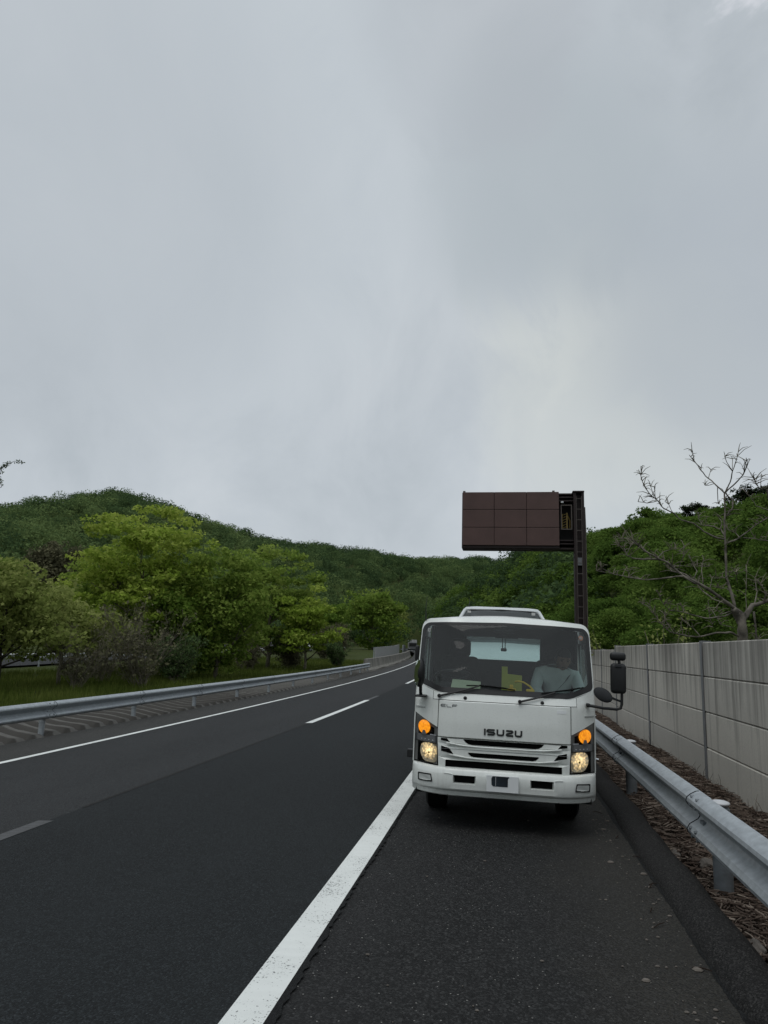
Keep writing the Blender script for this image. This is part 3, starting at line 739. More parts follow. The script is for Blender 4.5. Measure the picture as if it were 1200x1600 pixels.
def near_forest():
    x, y, z, r, az = scatter(-7.5, 70, 20, 420, 5.2, .25)
    rr = np.interp(az, [-9, -6, 0, 6, 12, 20, 60], [430, 400, 320, 250, 200, 175, 170]); k = (r < rr+14) & (z > .25)
    yc = np.clip(y, 0, 330); u = x+K*yc*yc; k &= u > 6.2
    x, y, z, r, az = [a[k] for a in (x, y, z, r, az)]
    o = np.argsort(r); x, y, z, r, az = [a[o] for a in (x, y, z, r, az)]
    vis = (az > -7.5) & (az < 22.5)
    idx = np.nonzero(vis)[0][:290]
    protos = []
    for i in range(10):
        fine = i >= 6; C = []; 
        for _ in range(26):
            d = rng.normal(size=3); d /= np.linalg.norm(d); d[2] = abs(d[2])*1.1-.35; C.append(d*np.array([.36, .36, .36])*rng.uniform(.7, 1.08)+np.array([0, 0, .5]))
        V, F, T = leaves(np.array(C), rng.uniform(.12, .19, 26), 330 if fine else 125, .021 if fine else .038, up=.6, out=.6, flat=.62, tint=np.clip(rng.normal(size=26)*.14+.2+.09*(i % 6)*(1.4 if fine else 1), 0, 1), tvar=.14, shell=.4)
        mb = MB().tube([(0, 0, -.15), (.01, 0, .2), (0, .01, .6)], [.03, .022, .008], 6)
        V2 = np.array(mb.v)
        o_ = npmesh('woodland_tree', V, F, M['leaf_rhill'], tint=T)
        protos.append(o_)
    used = set()
    for q, i in enumerate(idx):
        k = int(rng.integers(6, 10) if r[i] < 85 else rng.integers(0, 6)); src = protos[k]
        if k not in used: ob = src; used.add(k)
        else: ob = src.copy(); COL.objects.link(ob)
        s = float(rng.uniform(5.5, 9.5))*(1 if r[i] > 45 else .6 if r[i] > 30 else .38); ob.location = (x[i], y[i], z[i]-.4); ob.scale = (s*rng.uniform(.9, 1.2), s*rng.uniform(.9, 1.2), s*rng.uniform(.8, 1.15)); ob.rotation_euler = (0, 0, float(rng.uniform(0, 6.28)))
        tag(ob, 'leafy green tree among the woods on the hillside behind the concrete wall', 'tree', 'woodland trees on the right hillside')
    for k in range(10):
        if k not in used: bpy.data.objects.remove(protos[k])
    rest = np.setdiff1d(np.arange(len(x)), idx)
    tint = np.clip(.5+.25*np.sin(x*.06)*np.sin(y*.05)+rng.normal(size=len(x))*.2, 0, 1)
    sz = rng.uniform(5.5, 9, len(rest))*np.clip(r[rest]/45, .4, 1); nr = r[rest] < 110
    a, b = rest[nr], rest[~nr]
    V, F, T = merge([crowns(x[a], y[a], z[a], sz[nr], 330, .24, tint[a], sub=6), crowns(x[b], y[b], z[b]-.8, sz[~nr], 75, .6, tint[b], sub=5)])
    tag(npmesh('hillside_forest', V, F, M['leaf_rhill'], tint=T), 'dense green woods over the upper right hillside', 'forest', kind='stuff')
near_forest()
def pine(loc, h, w, label, seed, name='pine_tree', mat='leaf_dark', group=None):
    random.seed(seed); root = empty(name, loc, (0, 0, random.uniform(0, 6)), label, 'pine', group)
    mb = MB().tube([(0, 0, -.5), (.1, 0, h*.5), (0, 0, h)], [h*.02, h*.014, .02], 6); C = []; rad = []
    for i in range(24):
        t = random.uniform(.35, 1); a = i*2.4; ln = w*.5*(1.15-t)**.6*random.uniform(.5, 1.1)
        p = Vector((0, 0, h*t)); e = p+Vector((math.cos(a)*ln, math.sin(a)*ln, random.uniform(0, .12)*h))
        mb.tube([p, e], [h*.006, .01], 4, False)
        for s in (.4, .7, 1): C.append(tuple(p.lerp(e, s))); rad.append(w*.15*random.uniform(.7, 1.3))
    mb.obj('trunk', M['bark_dark'], root)
    V, F, T = leaves(np.array(C), np.array(rad), 70, h*.03, up=1, flat=.4, tint=.45); npmesh('crown', V, F, M[mat], root, tint=T)
for i, (az, r, h) in enumerate([(11.9, 170, 6), (13.2, 172, 9.5), (14.1, 168, 10), (15.0, 171, 8.5), (16.2, 170, 10), (17.0, 165, 11.5), (17.9, 165, 11), (18.7, 163, 12), (19.6, 160, 11.5), (20.4, 160, 12), (21.4, 160, 11)]):
    x, y = r*math.sin(R(az)), r*math.cos(R(az))
    pine(pos(x, y, -1.5), h*1.02, h*.8, 'dark pine on the skyline of the right hill behind the bare tree', 60+i, group='pines on the right skyline')
# sparse larch just left of the frame, one bough reaching in
def larch():
    root = empty('larch_tree', (-14.6, 14.6, -.5), (0, 0, 0), 'sparse conifer at the far left edge, only a bough tip showing against the sky', 'conifer')
    mb = MB().tube([(0, 0, 0), (0, 0, 4), (.1, 0, 9)], [.2, .15, .04], 8); C = []
    random.seed(5)
    boughs = [((0, 0, 4.6), (4.02, -.6, 5.92)), ((0, 0, 4.4), (3.82, -.6, 5.36)), ((0, 0, 5.4), (3.7, -.6, 5.74))]
    for k in range(14):
        a = k*2.4; z = 2.5+k*.42; boughs.append(((0, 0, z), (-abs(math.cos(a))*2.2, math.sin(a)*2.2, z+.5)))
    for p, e in boughs:
        p, e = Vector(p), Vector(e); m = p.lerp(e, .55)+Vector((0, 0, -.12)); mb.tube([p, m, e], [.04, .02, .006], 5)
        for t in np.linspace(.35, 1, 14):
            c = p.lerp(m, t*2) if t < .5 else m.lerp(e, (t-.5)*2)
            tw = c+Vector((random.uniform(-.12, .12), random.uniform(-.2, .2), random.uniform(-.02, .16))); mb.tube([c, tw], [.006, .003], 3, False)
            for s in (.3, .7, 1): C.append(tuple(c.lerp(tw, s)))
    mb.obj('trunk', M['bark_dark'], root)
    V, F, T = leaves(np.array(C), .05, 14, .03, up=.3, tint=.3); npmesh('crown', V, F, M['leaf_hill'], root, tint=T)
larch()

# ------------------------------------------------------------------ bare tree behind the wall
def bare_tree():
    root = empty('bare_tree', (4.35, 15.0, -.1), (0, 0, 0), 'leafless pollarded tree with pale gnarled branches behind the concrete wall', 'tree')
    # branch outlines in metres across / up, with their own depth, read against a tree 15 m away
    sc = 15.4/1150/4                             # sheet units -> metres
    def W(q, d):
        a, b = q[0]-1035, 1290-q[1]
        return Vector((.035+a*.00296+b*.00014+d*.29, d, 2.07+b*.00315+d*(b*.00315+.42)/15))
    B = [
     ([(1035, 1500), (1037, 1290), (1035, 1180), (1030, 1110)], 34, 27, 0, 0),
     ([(1035, 1180), (1000, 1120), (985, 1085)], 24, 16, 0, -.1),
     ([(1030, 1110), (960, 1060), (880, 1000), (780, 935), (690, 890), (600, 810), (540, 780), (470, 735), (420, 690), (370, 640)], 17, 3, 0, -1.2),
     ([(990, 1080), (975, 1000), (940, 890), (938, 700), (932, 550), (933, 370)], 14, 6.5, 0, .3),
     ([(933, 370), (870, 310), (810, 260), (770, 210), (735, 160), (715, 90)], 6, 2.5, .3, .7),
     ([(933, 370), (970, 300), (985, 230), (1010, 160), (1028, 85)], 6, 2.5, .3, .1),
     ([(985, 225), (955, 180), (937, 135)], 3.6, 2, .2, 0), ([(985, 215), (987, 150)], 3, 2, .2, .3),
     ([(940, 365), (1000, 310), (1050, 255), (1075, 200), (1092, 150)], 6, 2.5, .3, -.3),
     ([(1050, 255), (1062, 190), (1075, 155)], 4.5, 2.5, 0, -.4),
     ([(870, 310), (830, 320), (805, 320)], 3, 1.5, .5, .6), ([(830, 275), (845, 220)], 3, 1.5, .5, .6),
     ([(780, 210), (740, 170), (706, 122)], 4, 2.2, .6, .4),
     ([(940, 365), (985, 420), (985, 460), (945, 515)], 6, 5, .3, .3), ([(890, 330), (890, 420), (900, 440)], 4, 2, .3, .5),
     ([(935, 660), (880, 650), (800, 610), (740, 560), (670, 540), (620, 495), (560, 465), (530, 420), (490, 385), (455, 335), (432, 270), (432, 198)], 8, 2.2, .2, -.8),
     ([(510, 395), (485, 325)], 3, 1.5, -.6, -.5), ([(520, 410), (515, 325)], 3, 1.5, -.6, -.8), ([(530, 415), (470, 430), (422, 420)], 4, 1.8, -.6, -.9), ([(620, 495), (590, 440), (565, 420)], 3, 1.5, -.4, -.2),
     ([(930, 640), (910, 600), (860, 580), (790, 575), (740, 555)], 7, 3, .2, .8), ([(905, 600), (915, 560), (890, 520)], 4, 2, .3, .6), ([(790, 575), (760, 530), (770, 500)], 3, 1.5, .6, .9),
     ([(938, 690), (1010, 660), (1080, 610), (1130, 570), (1200, 530), (1270, 500)], 8, 4, .2, .6), ([(1050, 650), (1120, 655), (1200, 667)], 5, 3, .4, -.2), ([(1030, 655), (1000, 620), (950, 600)], 4, 2, .4, .7),
     ([(1035, 1160), (1100, 1060), (1160, 1045), (1230, 1020), (1300, 980)], 22, 12, 0, .4), ([(1165, 1045), (1180, 990), (1150, 930)], 6, 3, .2, .1), ([(1110, 1060), (1130, 980), (1120, 900)], 5, 2.5, .2, .6),
     ([(1300, 980), (1290, 700), (1230, 520), (1200, 350), (1160, 345), (1130, 300), (1106, 260)], 9, 2.5, .4, .2), ([(1160, 345), (1166, 248)], 3.5, 2, .2, .2), ([(1215, 480), (1130, 450), (1100, 400), (1040, 333)], 4.5, 2, .3, .6),
     ([(1000, 1100), (930, 1130), (830, 1145), (760, 1130), (690, 1110), (610, 1100), (570, 1050), (558, 1005)], 7, 2, 0, -1.0), ([(690, 1110), (680, 1070)], 3, 1.5, -.6, -.6),
     ([(1020, 1250), (965, 1225), (880, 1230), (790, 1255), (720, 1255), (620, 1235), (560, 1180), (520, 1120), (500, 1070)], 9, 2.2, 0, -.9), ([(640, 1240), (590, 1170), (570, 1120)], 3.5, 1.5, -.7, -.5), ([(790, 1255), (740, 1200), (690, 1170)], 4, 2, -.5, -.2), ([(505, 1085), (450, 1060)], 2.5, 1.5, -.9, -.9),
     ([(760, 935), (690, 890), (600, 900), (480, 915), (380, 900), (300, 880), (235, 845)], 8, 2.2, -.6, -1.4), ([(380, 900), (370, 850)], 3, 1.5, -1, -1), ([(300, 880), (215, 860)], 3, 1.5, -1.2, -1.5),
     ([(560, 790), (480, 785), (400, 785), (345, 765), (325, 715), (280, 700)], 8, 3, -.6, -.5), ([(340, 760), (360, 700)], 4, 2, -.5, -.4), ([(500, 780), (450, 720), (400, 680), (370, 690), (310, 650)], 5, 2, -.6, -.9), ([(530, 780), (560, 740), (620, 720), (660, 740)], 4, 1.8, -.5, 0),
     ([(780, 940), (690, 880), (600, 860), (560, 830)], 9, 4, -.2, .3), ([(800, 940), (790, 850), (800, 780)], 4, 2, -.2, .2), ([(740, 900), (760, 860), (700, 760)], 4, 2, -.2, .5), ([(650, 850), (680, 780), (690, 700)], 3.5, 1.6, -.2, -.5),
     ([(960, 1060), (860, 1030), (790, 980), (750, 920), (760, 940)], 6, 3, 0, .6), ([(950, 940), (935, 900), (990, 850)], 5, 2, .2, -.2), ([(1000, 1010), (940, 960), (880, 960)], 5, 2, .1, .4), ([(1010, 930), (1000, 860)], 3, 1.5, 0, -.3),
     ([(840, 970), (850, 900), (930, 900)], 3.5, 1.5, .2, .5), ([(610, 830), (720, 830), (830, 830)], 3.5, 1.5, .2, .4), ([(1000, 1090), (905, 1120), (880, 1080)], 4, 2, 0, -.5), ([(1060, 1100), (1060, 1000), (1070, 820)], 3.5, 1.5, .3, .9),
     ([(900, 1000), (820, 1040), (830, 1130), (850, 1200)], 3.5, 1.5, .5, .8), ([(1110, 1100), (1120, 1200), (1130, 1290)], 8, 7, .6, .6), ([(985, 1200), (900, 1180), (850, 1100)], 3.5, 1.5, .1, .5),
    ]
    random.seed(3)
    trunk = MB(); trunk2 = MB(); tw = MB()
    for n, (q, r0, r1, d0, d1) in enumerate(B):
        m = len(q); pts = []; 
        for i in range(m):
            t = i/(m-1); pts.append(W(q[i], d0+(d1-d0)*t+.04*math.sin(i*2.1+n)))
        # smooth with a midpoint pass
        fine = [pts[0]]
        for a, b in zip(pts, pts[1:]): fine += [a.lerp(b, .35)+Vector((random.uniform(-1, 1), random.uniform(-1, 1), random.uniform(-1, 1)))*.012, a.lerp(b, .75), b]
        rad = [max(.006, (r0+(r1-r0)*i/(len(fine)-1))*sc*.66*random.uniform(.86, 1.16)) for i in range(len(fine))]
        (trunk if n == 0 else trunk2).tube(fine, [r*1.3 for r in rad] if n < 2 else rad, 9)
        if n > 1:
            for _ in range(int(m*(3.2 if q[0][1] > 640 else 1.5))):
                i = random.randrange(len(fine)//2, len(fine)); p = fine[i]
                dv = Vector((random.uniform(-1, 1), random.uniform(-1, 1), random.uniform(-.1, 1))).normalized()*random.uniform(.08, .36)*(1 if r1 > 2.4 else .7)
                mid = p+dv*.5+Vector((0, 0, .03)); tw.tube([p, mid, p+dv], [.008, .006, .003], 4, False)
    trunk.obj('trunk', M['bark_pale'], root, smooth=True); trunk2.obj('limbs', M['bark_pale'], root, smooth=True); tw.obj('twigs', M['bark'], root)
bare_tree()
def saplings():
    for i, (x, y, h) in enumerate([(3.9, 19.5, 2.7), (3.3, 26, 2.6)]):
        lab = ['thin sapling with few yellow leaves just behind the wall, under the bare tree', 'small leafy sapling behind the wall next to the truck roof'][i]
        random.seed(80+i); root = empty('sapling', (x, y, 0), (0, 0, 0), lab, 'sapling'); mb = MB(); C = []
        for k in range(7):
            a = random.uniform(0, 6.28); e = Vector((math.cos(a)*.6, math.sin(a)*.6, h*random.uniform(.7, 1))); m = e*.5+Vector((0, 0, .3)); mb.tube([(0, 0, 0), m, e], [.02, .012, .004], 5)
            C += [tuple(e), tuple(e.lerp(m, .4))]
        mb.obj('stems', M['bark'], root); V, F, T = leaves(np.array(C), .25, 9, .075, tint=.6); npmesh('foliage', V, F, M['leaf_olive'], root, tint=T)
saplings()

# ------------------------------------------------------------------ concrete wall of panels between posts
def wall(yposts, U, zt, label):
    random.seed(44)
    root = empty('concrete_wall', (0, 0, 0), (0, 0, 0), label, 'wall')
    for a, b in zip(yposts, yposts[1:]):
        A, Bq = Vector(P(U, a, 0)), Vector(P(U, b, 0)); d = (Bq-A).normalized(); n = Vector((d.y, -d.x, 0))
        for k in range(4):
            z0 = zt-.5*(k+1)+.004; z1 = zt-.5*k-.004
            if k == 3: z0 -= .25
            mb = MB(); p0 = A+d*.045+n*random.uniform(-.004, .004); p1 = Bq-d*.045+n*random.uniform(-.004, .004)
            L = []
            for p in (p0, p1):
                L.append([tuple(p+n*o+Vector((0, 0, z))) for o, z in ((.012, z0), (0, z0+.012), (0, z1-.012), (.012, z1), (.11, z1), (.11, z0))])
            mb.loops(L, cap0=True, cap1=True); mb.obj('panel', M['wall'], root)
    for y in yposts:
        A = Vector(P(U, y, 0)); mb = MB()
        for lo, hi in (((-.012, -.05), (.0, .05)), ((.0, -.006), (.12, .006)), ((.12, -.05), (.132, .05))):
            mb.box((A.x+lo[0]-.004, A.y+lo[1], A.z-.45), (A.x+hi[0]-.004, A.y+hi[1], A.z+zt+.02))
        mb.obj('post', M['wallpost'], root)
yp = [11.7+4.07*n for n in range(-4, 3)]
wall(yp, 2.9, 1.895, 'streaked grey concrete panel wall with steel posts beside the right guardrail, the nearer taller run')
wall([20.2+4.07*n for n in range(0, 20)], 3.16, 1.82, 'farther lower run of grey concrete panel wall, seen between truck cab and nearer wall')

# ------------------------------------------------------------------ guardrails
PROF = [(.030, .355), (.012, .352), (-.018, .33), (-.04, .305), (-.045, .28), (-.03, .245), (.018, .205), (.03, .18), (.03, .17), (.018, .145), (-.03, .105), (-.045, .07), (-.04, .045), (-.018, .02), (.012, .0), (.03, -.004)]
def guardrail(U, side, z0, yposts, zg, label, mats, pr=.07):
    """side +1: face towards -u (right rail); -1: face towards +u"""
    root = empty('guardrail', (0, 0, 0), (0, 0, 0), label, 'guardrail')
    for i in range(len(yposts)-1):
        a, b = yposts[i]-.16, yposts[i+1]+.16
        L = []
        for y in np.linspace(a, b, 7):
            lap = -.006 if y == a else 0
            o = -.009*(i % 2)
            ring = [P(U+side*(u*1.35+o), y, z0+z) for u, z in PROF]+[P(U+side*(u*1.35+o+.004), y, z0+z) for u, z in PROF[::-1]]
            L.append(ring)
        MB().loops(L, cap0=True, cap1=True).obj('beam', mats[0], root, smooth=True, angle=27)
        tag(MB().tube([P(U+side*(u*1.35-.011), yposts[i]+.16, z0+z) for u, z in PROF], .0045, 4).obj('splice_seam', M['void'], root))
        # splice bolts
        if not 0 < yposts[i] < 27: continue
        for dy in (-.08, .08):
            for zz, uu in ((.325, -.034), (.262, -.05), (.09, -.056), (.03, -.042)):
                c = Vector(P(U+side*(uu-.008), yposts[i]+dy, z0+zz)); MB().tube([c-Vector((side*.012, 0, 0)), c+Vector((side*.012, 0, 0))], .013, 6).obj('bolt', M['galv_dark'], root)
    for y in yposts:
        b = Vector(P(U+side*.14, y, zg-.25)); t = Vector(P(U+side*.14, y, z0+.262)); mb = MB()
        mb.tube([b, t], pr, 14); q = b.lerp(t, .62); mb.tube([q, q+Vector((0, 0, .025))], pr+.006, 14)
        mb.ball(t, (pr, pr, .03), 12, 6)
        mb.box((min(U, U+side*.14)-K*y*y, y-.05, t.z-.2), (max(U, U+side*.14)-K*y*y, y+.05, t.z-.1))
        mb.obj('post', mats[1], root, smooth=True, angle=40)
        if side > 0 and y < 40:
            c = t+Vector((.0, 0, .04)); mb = MB().ball(c, (.075, .085, .022), 18, 8); mb.obj('cap', M['cap'], root, smooth=True)
yr = [6.35+4.07*n for n in range(-2, 24)]
guardrail(1.5, 1, .26, yr, -.12, 'galvanised double-wave guardrail on round posts between the hard shoulder kerb and the wall', (M['galv'], M['galv_dark']))
yl = [14.8+4.07*n for n in range(-3, 12)]
guardrail(-9.5, -1, -.02, yl, -.42, 'galvanised double-wave guardrail along the median on the left side of the road', (M['galv'], M['galv']), .06)
yo = [20+6.*n for n in range(0, 18)]
guardrail(-32.5, -1, .12, yo, -.4, 'pale guardrail of the opposite carriageway seen through the shrubs', (M['cap'], M['galv']), .06)

# twigs and bark over the verge
def litter():
    n = 24000; y = 2.2+rng.uniform(0, 1, n)**1.7*34; u = rng.uniform(1.41, 2.88, n)
    x = u-K*y*y; z = -.085+.03*np.sin(u*5+y*1.3)*np.sin(y*2.1+u)+.05*np.clip((u-2.4)/.5, 0, 1)**2+rng.uniform(0, .045, n)
    a = rng.normal(1.2, 1.0, n); ln = rng.uniform(.02, .13, n); w = rng.uniform(.003, .0105, n); tl = rng.normal(0, .12, n)
    d = np.stack([np.cos(a)*ln, np.sin(a)*ln, tl*ln], 1); s = np.stack([-np.sin(a)*w, np.cos(a)*w, 0*a], 1); h = np.stack([0*a, 0*a, w*1.3], 1); c = np.stack([x, y, z], 1)
    bend = np.stack([np.sin(a*7), np.cos(a*5), 0*a], 1)*ln[:, None]*.25
    V = np.stack([c-d-s, c-d+s, c-d+h, c-s+bend, c+s+bend, c+h+bend, c+d-s*.5, c+d+s*.5, c+d+h*.5], 1).reshape(-1, 3)
    o = (np.arange(n)*9)[:, None]; qs = []
    for b in (0, 3):
        for i, j in ((0, 1), (1, 2), (2, 0)): qs.append(np.concatenate([o+b+i, o+b+j, o+b+3+j, o+b+3+i], 1))
    tn = np.clip(rng.normal(.45, .25, n), 0, 1)
    tag(npmesh('dead_twigs', V, np.concatenate(qs), M['twigs'], tint=np.repeat(tn, 9)), 'brown dead twigs and bark littering the verge below the wall', 'twigs', kind='stuff')
M['twigs'] = leafmat('dead_twig_pieces', (.03, .022, .018), (.11, .082, .066), (.30, .25, .205), 0.0)
litter()
def stalks():
    n = 420; y = 3+rng.uniform(0, 1, n)**1.4*22; u = rng.uniform(2.35, 2.86, n); mb = MB(); random.seed(2)
    for i in range(n):
        b = Vector(P(u[i], y[i], -.08)); d = Vector((random.uniform(-.4, .15), random.uniform(-.4, .4), 1)).normalized()*random.uniform(.06, .28)
        mb.tube([b, b+d*.6, b+d+Vector((random.uniform(-.05, .05), random.uniform(-.05, .05), -.02))], [.004, .003, .0015], 3, False)
    tag(mb.obj('dry_stalks', M['twig']), 'dry weed stalks along the foot of the concrete wall', 'weeds', kind='stuff')
stalks()
def stone(x, y, s, label, seed):
    bm = bmesh.new(); bmesh.ops.create_icosphere(bm, subdivisions=3, radius=1); random.seed(seed)
    ph = [random.uniform(0, 6) for _ in range(6)]
    for v in bm.verts:
        c = v.co; k = 1+.16*math.sin(c.x*3+ph[0])*math.sin(c.y*2.6+ph[1])+.1*math.sin(c.z*5+ph[2]+c.x*4)
        v.co = Vector((c.x*s[0], c.y*s[1], c.z*s[2]))*k
    me = bpy.data.meshes.new('stone'); bm.to_mesh(me); bm.free(); me.materials.append(M['stone'])
    o = put(bpy.data.objects.new('stone', me)); o.location = (x, y, -.075+s[2]*.5); tag(o, label, 'stone')
stone(1.47, 7.25, (.05, .17, .035), 'flat pale stone lying against the kerb in front of the guardrail post', 4)
stone(1.66, 7.0, (.085, .06, .05), 'rounded brown stone beside the nearest whole guardrail post', 5)
stone(1.5, 5.2, (.045, .12, .03), 'pale stone by the kerb at the right edge of the photo', 6)
def scrap(x, y, label, seed):
    random.seed(seed); n = 6; V = []; Fs = []
    for i in range(n):
        for j in range(n): V.append((x+(i-2.5)*.045+random.uniform(-.01, .01), y+(j-2.5)*.06, -.055+random.uniform(0, .035)))
    for i in range(n-1):
        for j in range(n-1): Fs.append((i*n+j, i*n+n+j, i*n+n+j+1, i*n+j+1))
    o = MB().add(V, Fs).obj('litter', M['litter'], smooth=True); md = o.modifiers.new('thickness', 'SOLIDIFY'); md.thickness = .003; tag(o, label, 'litter')
scrap(1.87, 11.2, 'crumpled pale plastic scrap on the twigs behind the guardrail', 8)

def debris():
    random.seed(21); mb = MB()
    for _ in range(260):
        y = 3+random.random()**1.5*16; u = 1.10-abs(random.gauss(0, .16)) if random.random() < .75 else random.uniform(-.8, 1.0)
        c = Vector(P(u, y, None, .004)); r = random.uniform(.003, .009) if random.random() < .93 else random.uniform(.012, .02)
        mb.ball(c, (r*random.uniform(.8, 1.8), r*random.uniform(.8, 1.6), r*.7), 6, 4)
    tag(mb.obj('grit', M['stone']), 'loose grit and small stones scattered over the shoulder beside the kerb', 'grit', kind='stuff')
    mb = MB()
    for _ in range(14):
        y = 3.6+random.random()*9; u = random.uniform(.95, 1.12); c = Vector(P(u, y, None, .01)); a = random.uniform(0, 3.1); d = Vector((math.cos(a), math.sin(a), .05))*random.uniform(.02, .06)
        mb.tube([c-d, c+Vector((0, 0, .006)), c+d], [.003, .004, .002], 4)
    tag(mb.obj('fallen_twigs', M['twigs']), 'stray twigs fallen on the shoulder along the kerb', 'twigs', kind='stuff')
debris()

# concrete barrier, panel fence, far vehicles
def barrier():
    prof = [(-.30, -.5), (.32, -.5), (.32, -.32), (.2, -.1), (.11, .62), (-.11, .62), (-.2, -.1)]
    MBB = MB(); L = [[P(-9.95+u, y, z) for u, z in prof] for y in np.linspace(60.5, 127, 40)]
    tag(MBB.loops(L, cap0=True, cap1=True).obj('concrete_barrier', M['barrier']), 'short stained concrete median barrier where the left guardrail ends', 'barrier')
barrier()
def panel_fence(y0, y1, U, z0, z1, mat, label):
    root = empty('panel_fence', (0, 0, 0), (0, 0, 0), label, 'fence'); L = []; mb = MB()
    n = int((y1-y0)/1.0)
    for i in range(n*4+1):
        y = y0+(y1-y0)*i/(n*4); o = .05 if i % 4 in (1, 2) else 0
        L.append([P(U+o, y, z0), P(U+o, y, z1), P(U+o+.06, y, z1), P(U+o+.06, y, z0)])
    mb.loops(L, cap0=True, cap1=True).obj('panel', mat, root)
    for i in range(0, n, 4):
        y = y0+i; c = Vector(P(U-.1, y, z0)); MB().box((c.x-.05, c.y-.05, c.z-.3), (c.x+.05, c.y+.05, c.z+z1-z0+.03)).obj('post', M['galv'], root)
panel_fence(86, 139, -12.2, -.3, 1.42, M['fence'], 'pale ribbed panel fence on the median behind the concrete barrier')
panel_fence(140, 195, -11.4, -.3, 1.35, M['fence2'], 'darker grey panel fence farther along the median, beside the truck cab')

# ------------------------------------------------------------------ overhead sign seen from behind
def sign():
    y = 31.0
    root = empty('overhead_sign', (2.98, y+.2, 0), (0, 0, 0), 'brown cantilever message board seen from behind on a tall brown column beyond the truck', 'road sign')
    ox, oy = -2.98, -.2
    # box body with underside
    MB().rbox((-1.88+ox, .06+oy, 5.98), (2.17+ox, .95+oy, 8.40), .03).obj('sign_box', M['brown_dark'], root)
    mb = MB()
    for i in range(3):
        for j in range(3):
            x0 = -1.86+i*1.343; z0 = 6.10+j*.767
            mb.rbox((x0+.008+ox, oy, z0+.008), (x0+1.335+ox, .07+oy, z0+.759), .012, 2)
    mb.obj('back_panel', M['brown'], root)
    mb = MB()
    for x in (-1.8, 1.95): mb.box((x-.05+ox, .1+oy, 8.4), (x+.05+ox, .2+oy, 8.47))
    mb.obj('lifting_lug', M['ladder'], root)
    # service bay between board and column
    mb = MB().box((2.17+ox, .55+oy, 5.98), (2.8+ox, .9+oy, 8.38)); mb.obj('service_bay', M['sign_in'], root)
    for z in (6.02, 6.22, 6.36, 8.05, 8.2, 8.34): MB().box((2.17+ox, .2+oy, z-.03), (2.76+ox, .56+oy, z+.03)).obj('cross_beam', M['brown_dark'], root)
    mb = MB(); fx0, fx1, fz0, fz1 = 2.24, 2.70, 6.80, 7.86
    for a, b in (((fx0, fz0), (fx0+.04, fz1)), ((fx1-.04, fz0), (fx1, fz1))): mb.box((a[0]+ox, .1+oy, a[1]), (b[0]+ox, .16+oy, b[1]))
    for z in (fz0, fz1-.04): mb.box((fx0+.04+ox, .1+oy, z), (fx1-.04+ox, .16+oy, z+.04))
    mb.obj('hatch_frame', M['ladder'], root)
    mb = MB(); mb.box((2.30+ox, .3+oy, 6.85), (2.33+ox, .33+oy, 7.5)); mb.box((2.48+ox, .3+oy, 6.85), (2.53+ox, .33+oy, 7.55))
    for z in np.arange(6.9, 7.5, .11): mb.tube([(2.33+ox, .32+oy, z), (2.48+ox, .32+oy, z+.06)], .012, 5)
    mb.tube([(2.5+ox, .31+oy, 7.5), (2.63+ox, .31+oy, 7.2), (2.62+ox, .31+oy, 6.9)], .02, 5)
    mb.obj('yellow_ladder', M['amberpipe'], root)
    MB().rbox((2.24+ox, .05+oy, 7.92), (2.36+ox, .14+oy, 8.0), .02).obj('lamp', M['cap'], root)
    # column: two flanges and a web recess holding a ladder
    mb = MB()
    def bar(x0, x1, y0, y1): mb.box((x0+ox, y0+oy, -.6), (x1+ox, y1+oy, 8.38))
    bar(2.76, 2.86, 0, .5); bar(3.09, 3.19, 0, .5); bar(2.86, 3.09, .22, .3)
    mb.obj('column', M['brown_dark'], root)
    MB().rbox((2.72+ox, -.05+oy, 8.36), (3.2+ox, .52+oy, 8.43), .02).obj('column_cap', M['brown_dark'], root)
    mb = MB()
    for x in (2.868, 3.078): mb.box((x-.008+ox, .0+oy, -.3), (x+.008+ox, .05+oy, 8.2))
    for z in np.arange(0, 8.2, .45): mb.tube([(2.87+ox, .02+oy, z), (3.08+ox, .02+oy, z)], .011, 5)
    mb.obj('ladder', M['ladder'], root)
    MB().box((2.89+ox, .02+oy, 5.3), (3.06+ox, .1+oy, 5.62)).obj('junction_box', M['fence2'], root)
    MB().tube([(3.23+ox, .1+oy, -.3), (3.23+ox, .1+oy, 6.9), (3.21+ox, .1+oy, 7.75)], .03, 8).obj('conduit', M['ladder'], root)
    MB().box((2.5+ox, -.25+oy, -.7), (3.45+ox, .75+oy, -.1)).obj('footing', M['wall'], root)
sign()

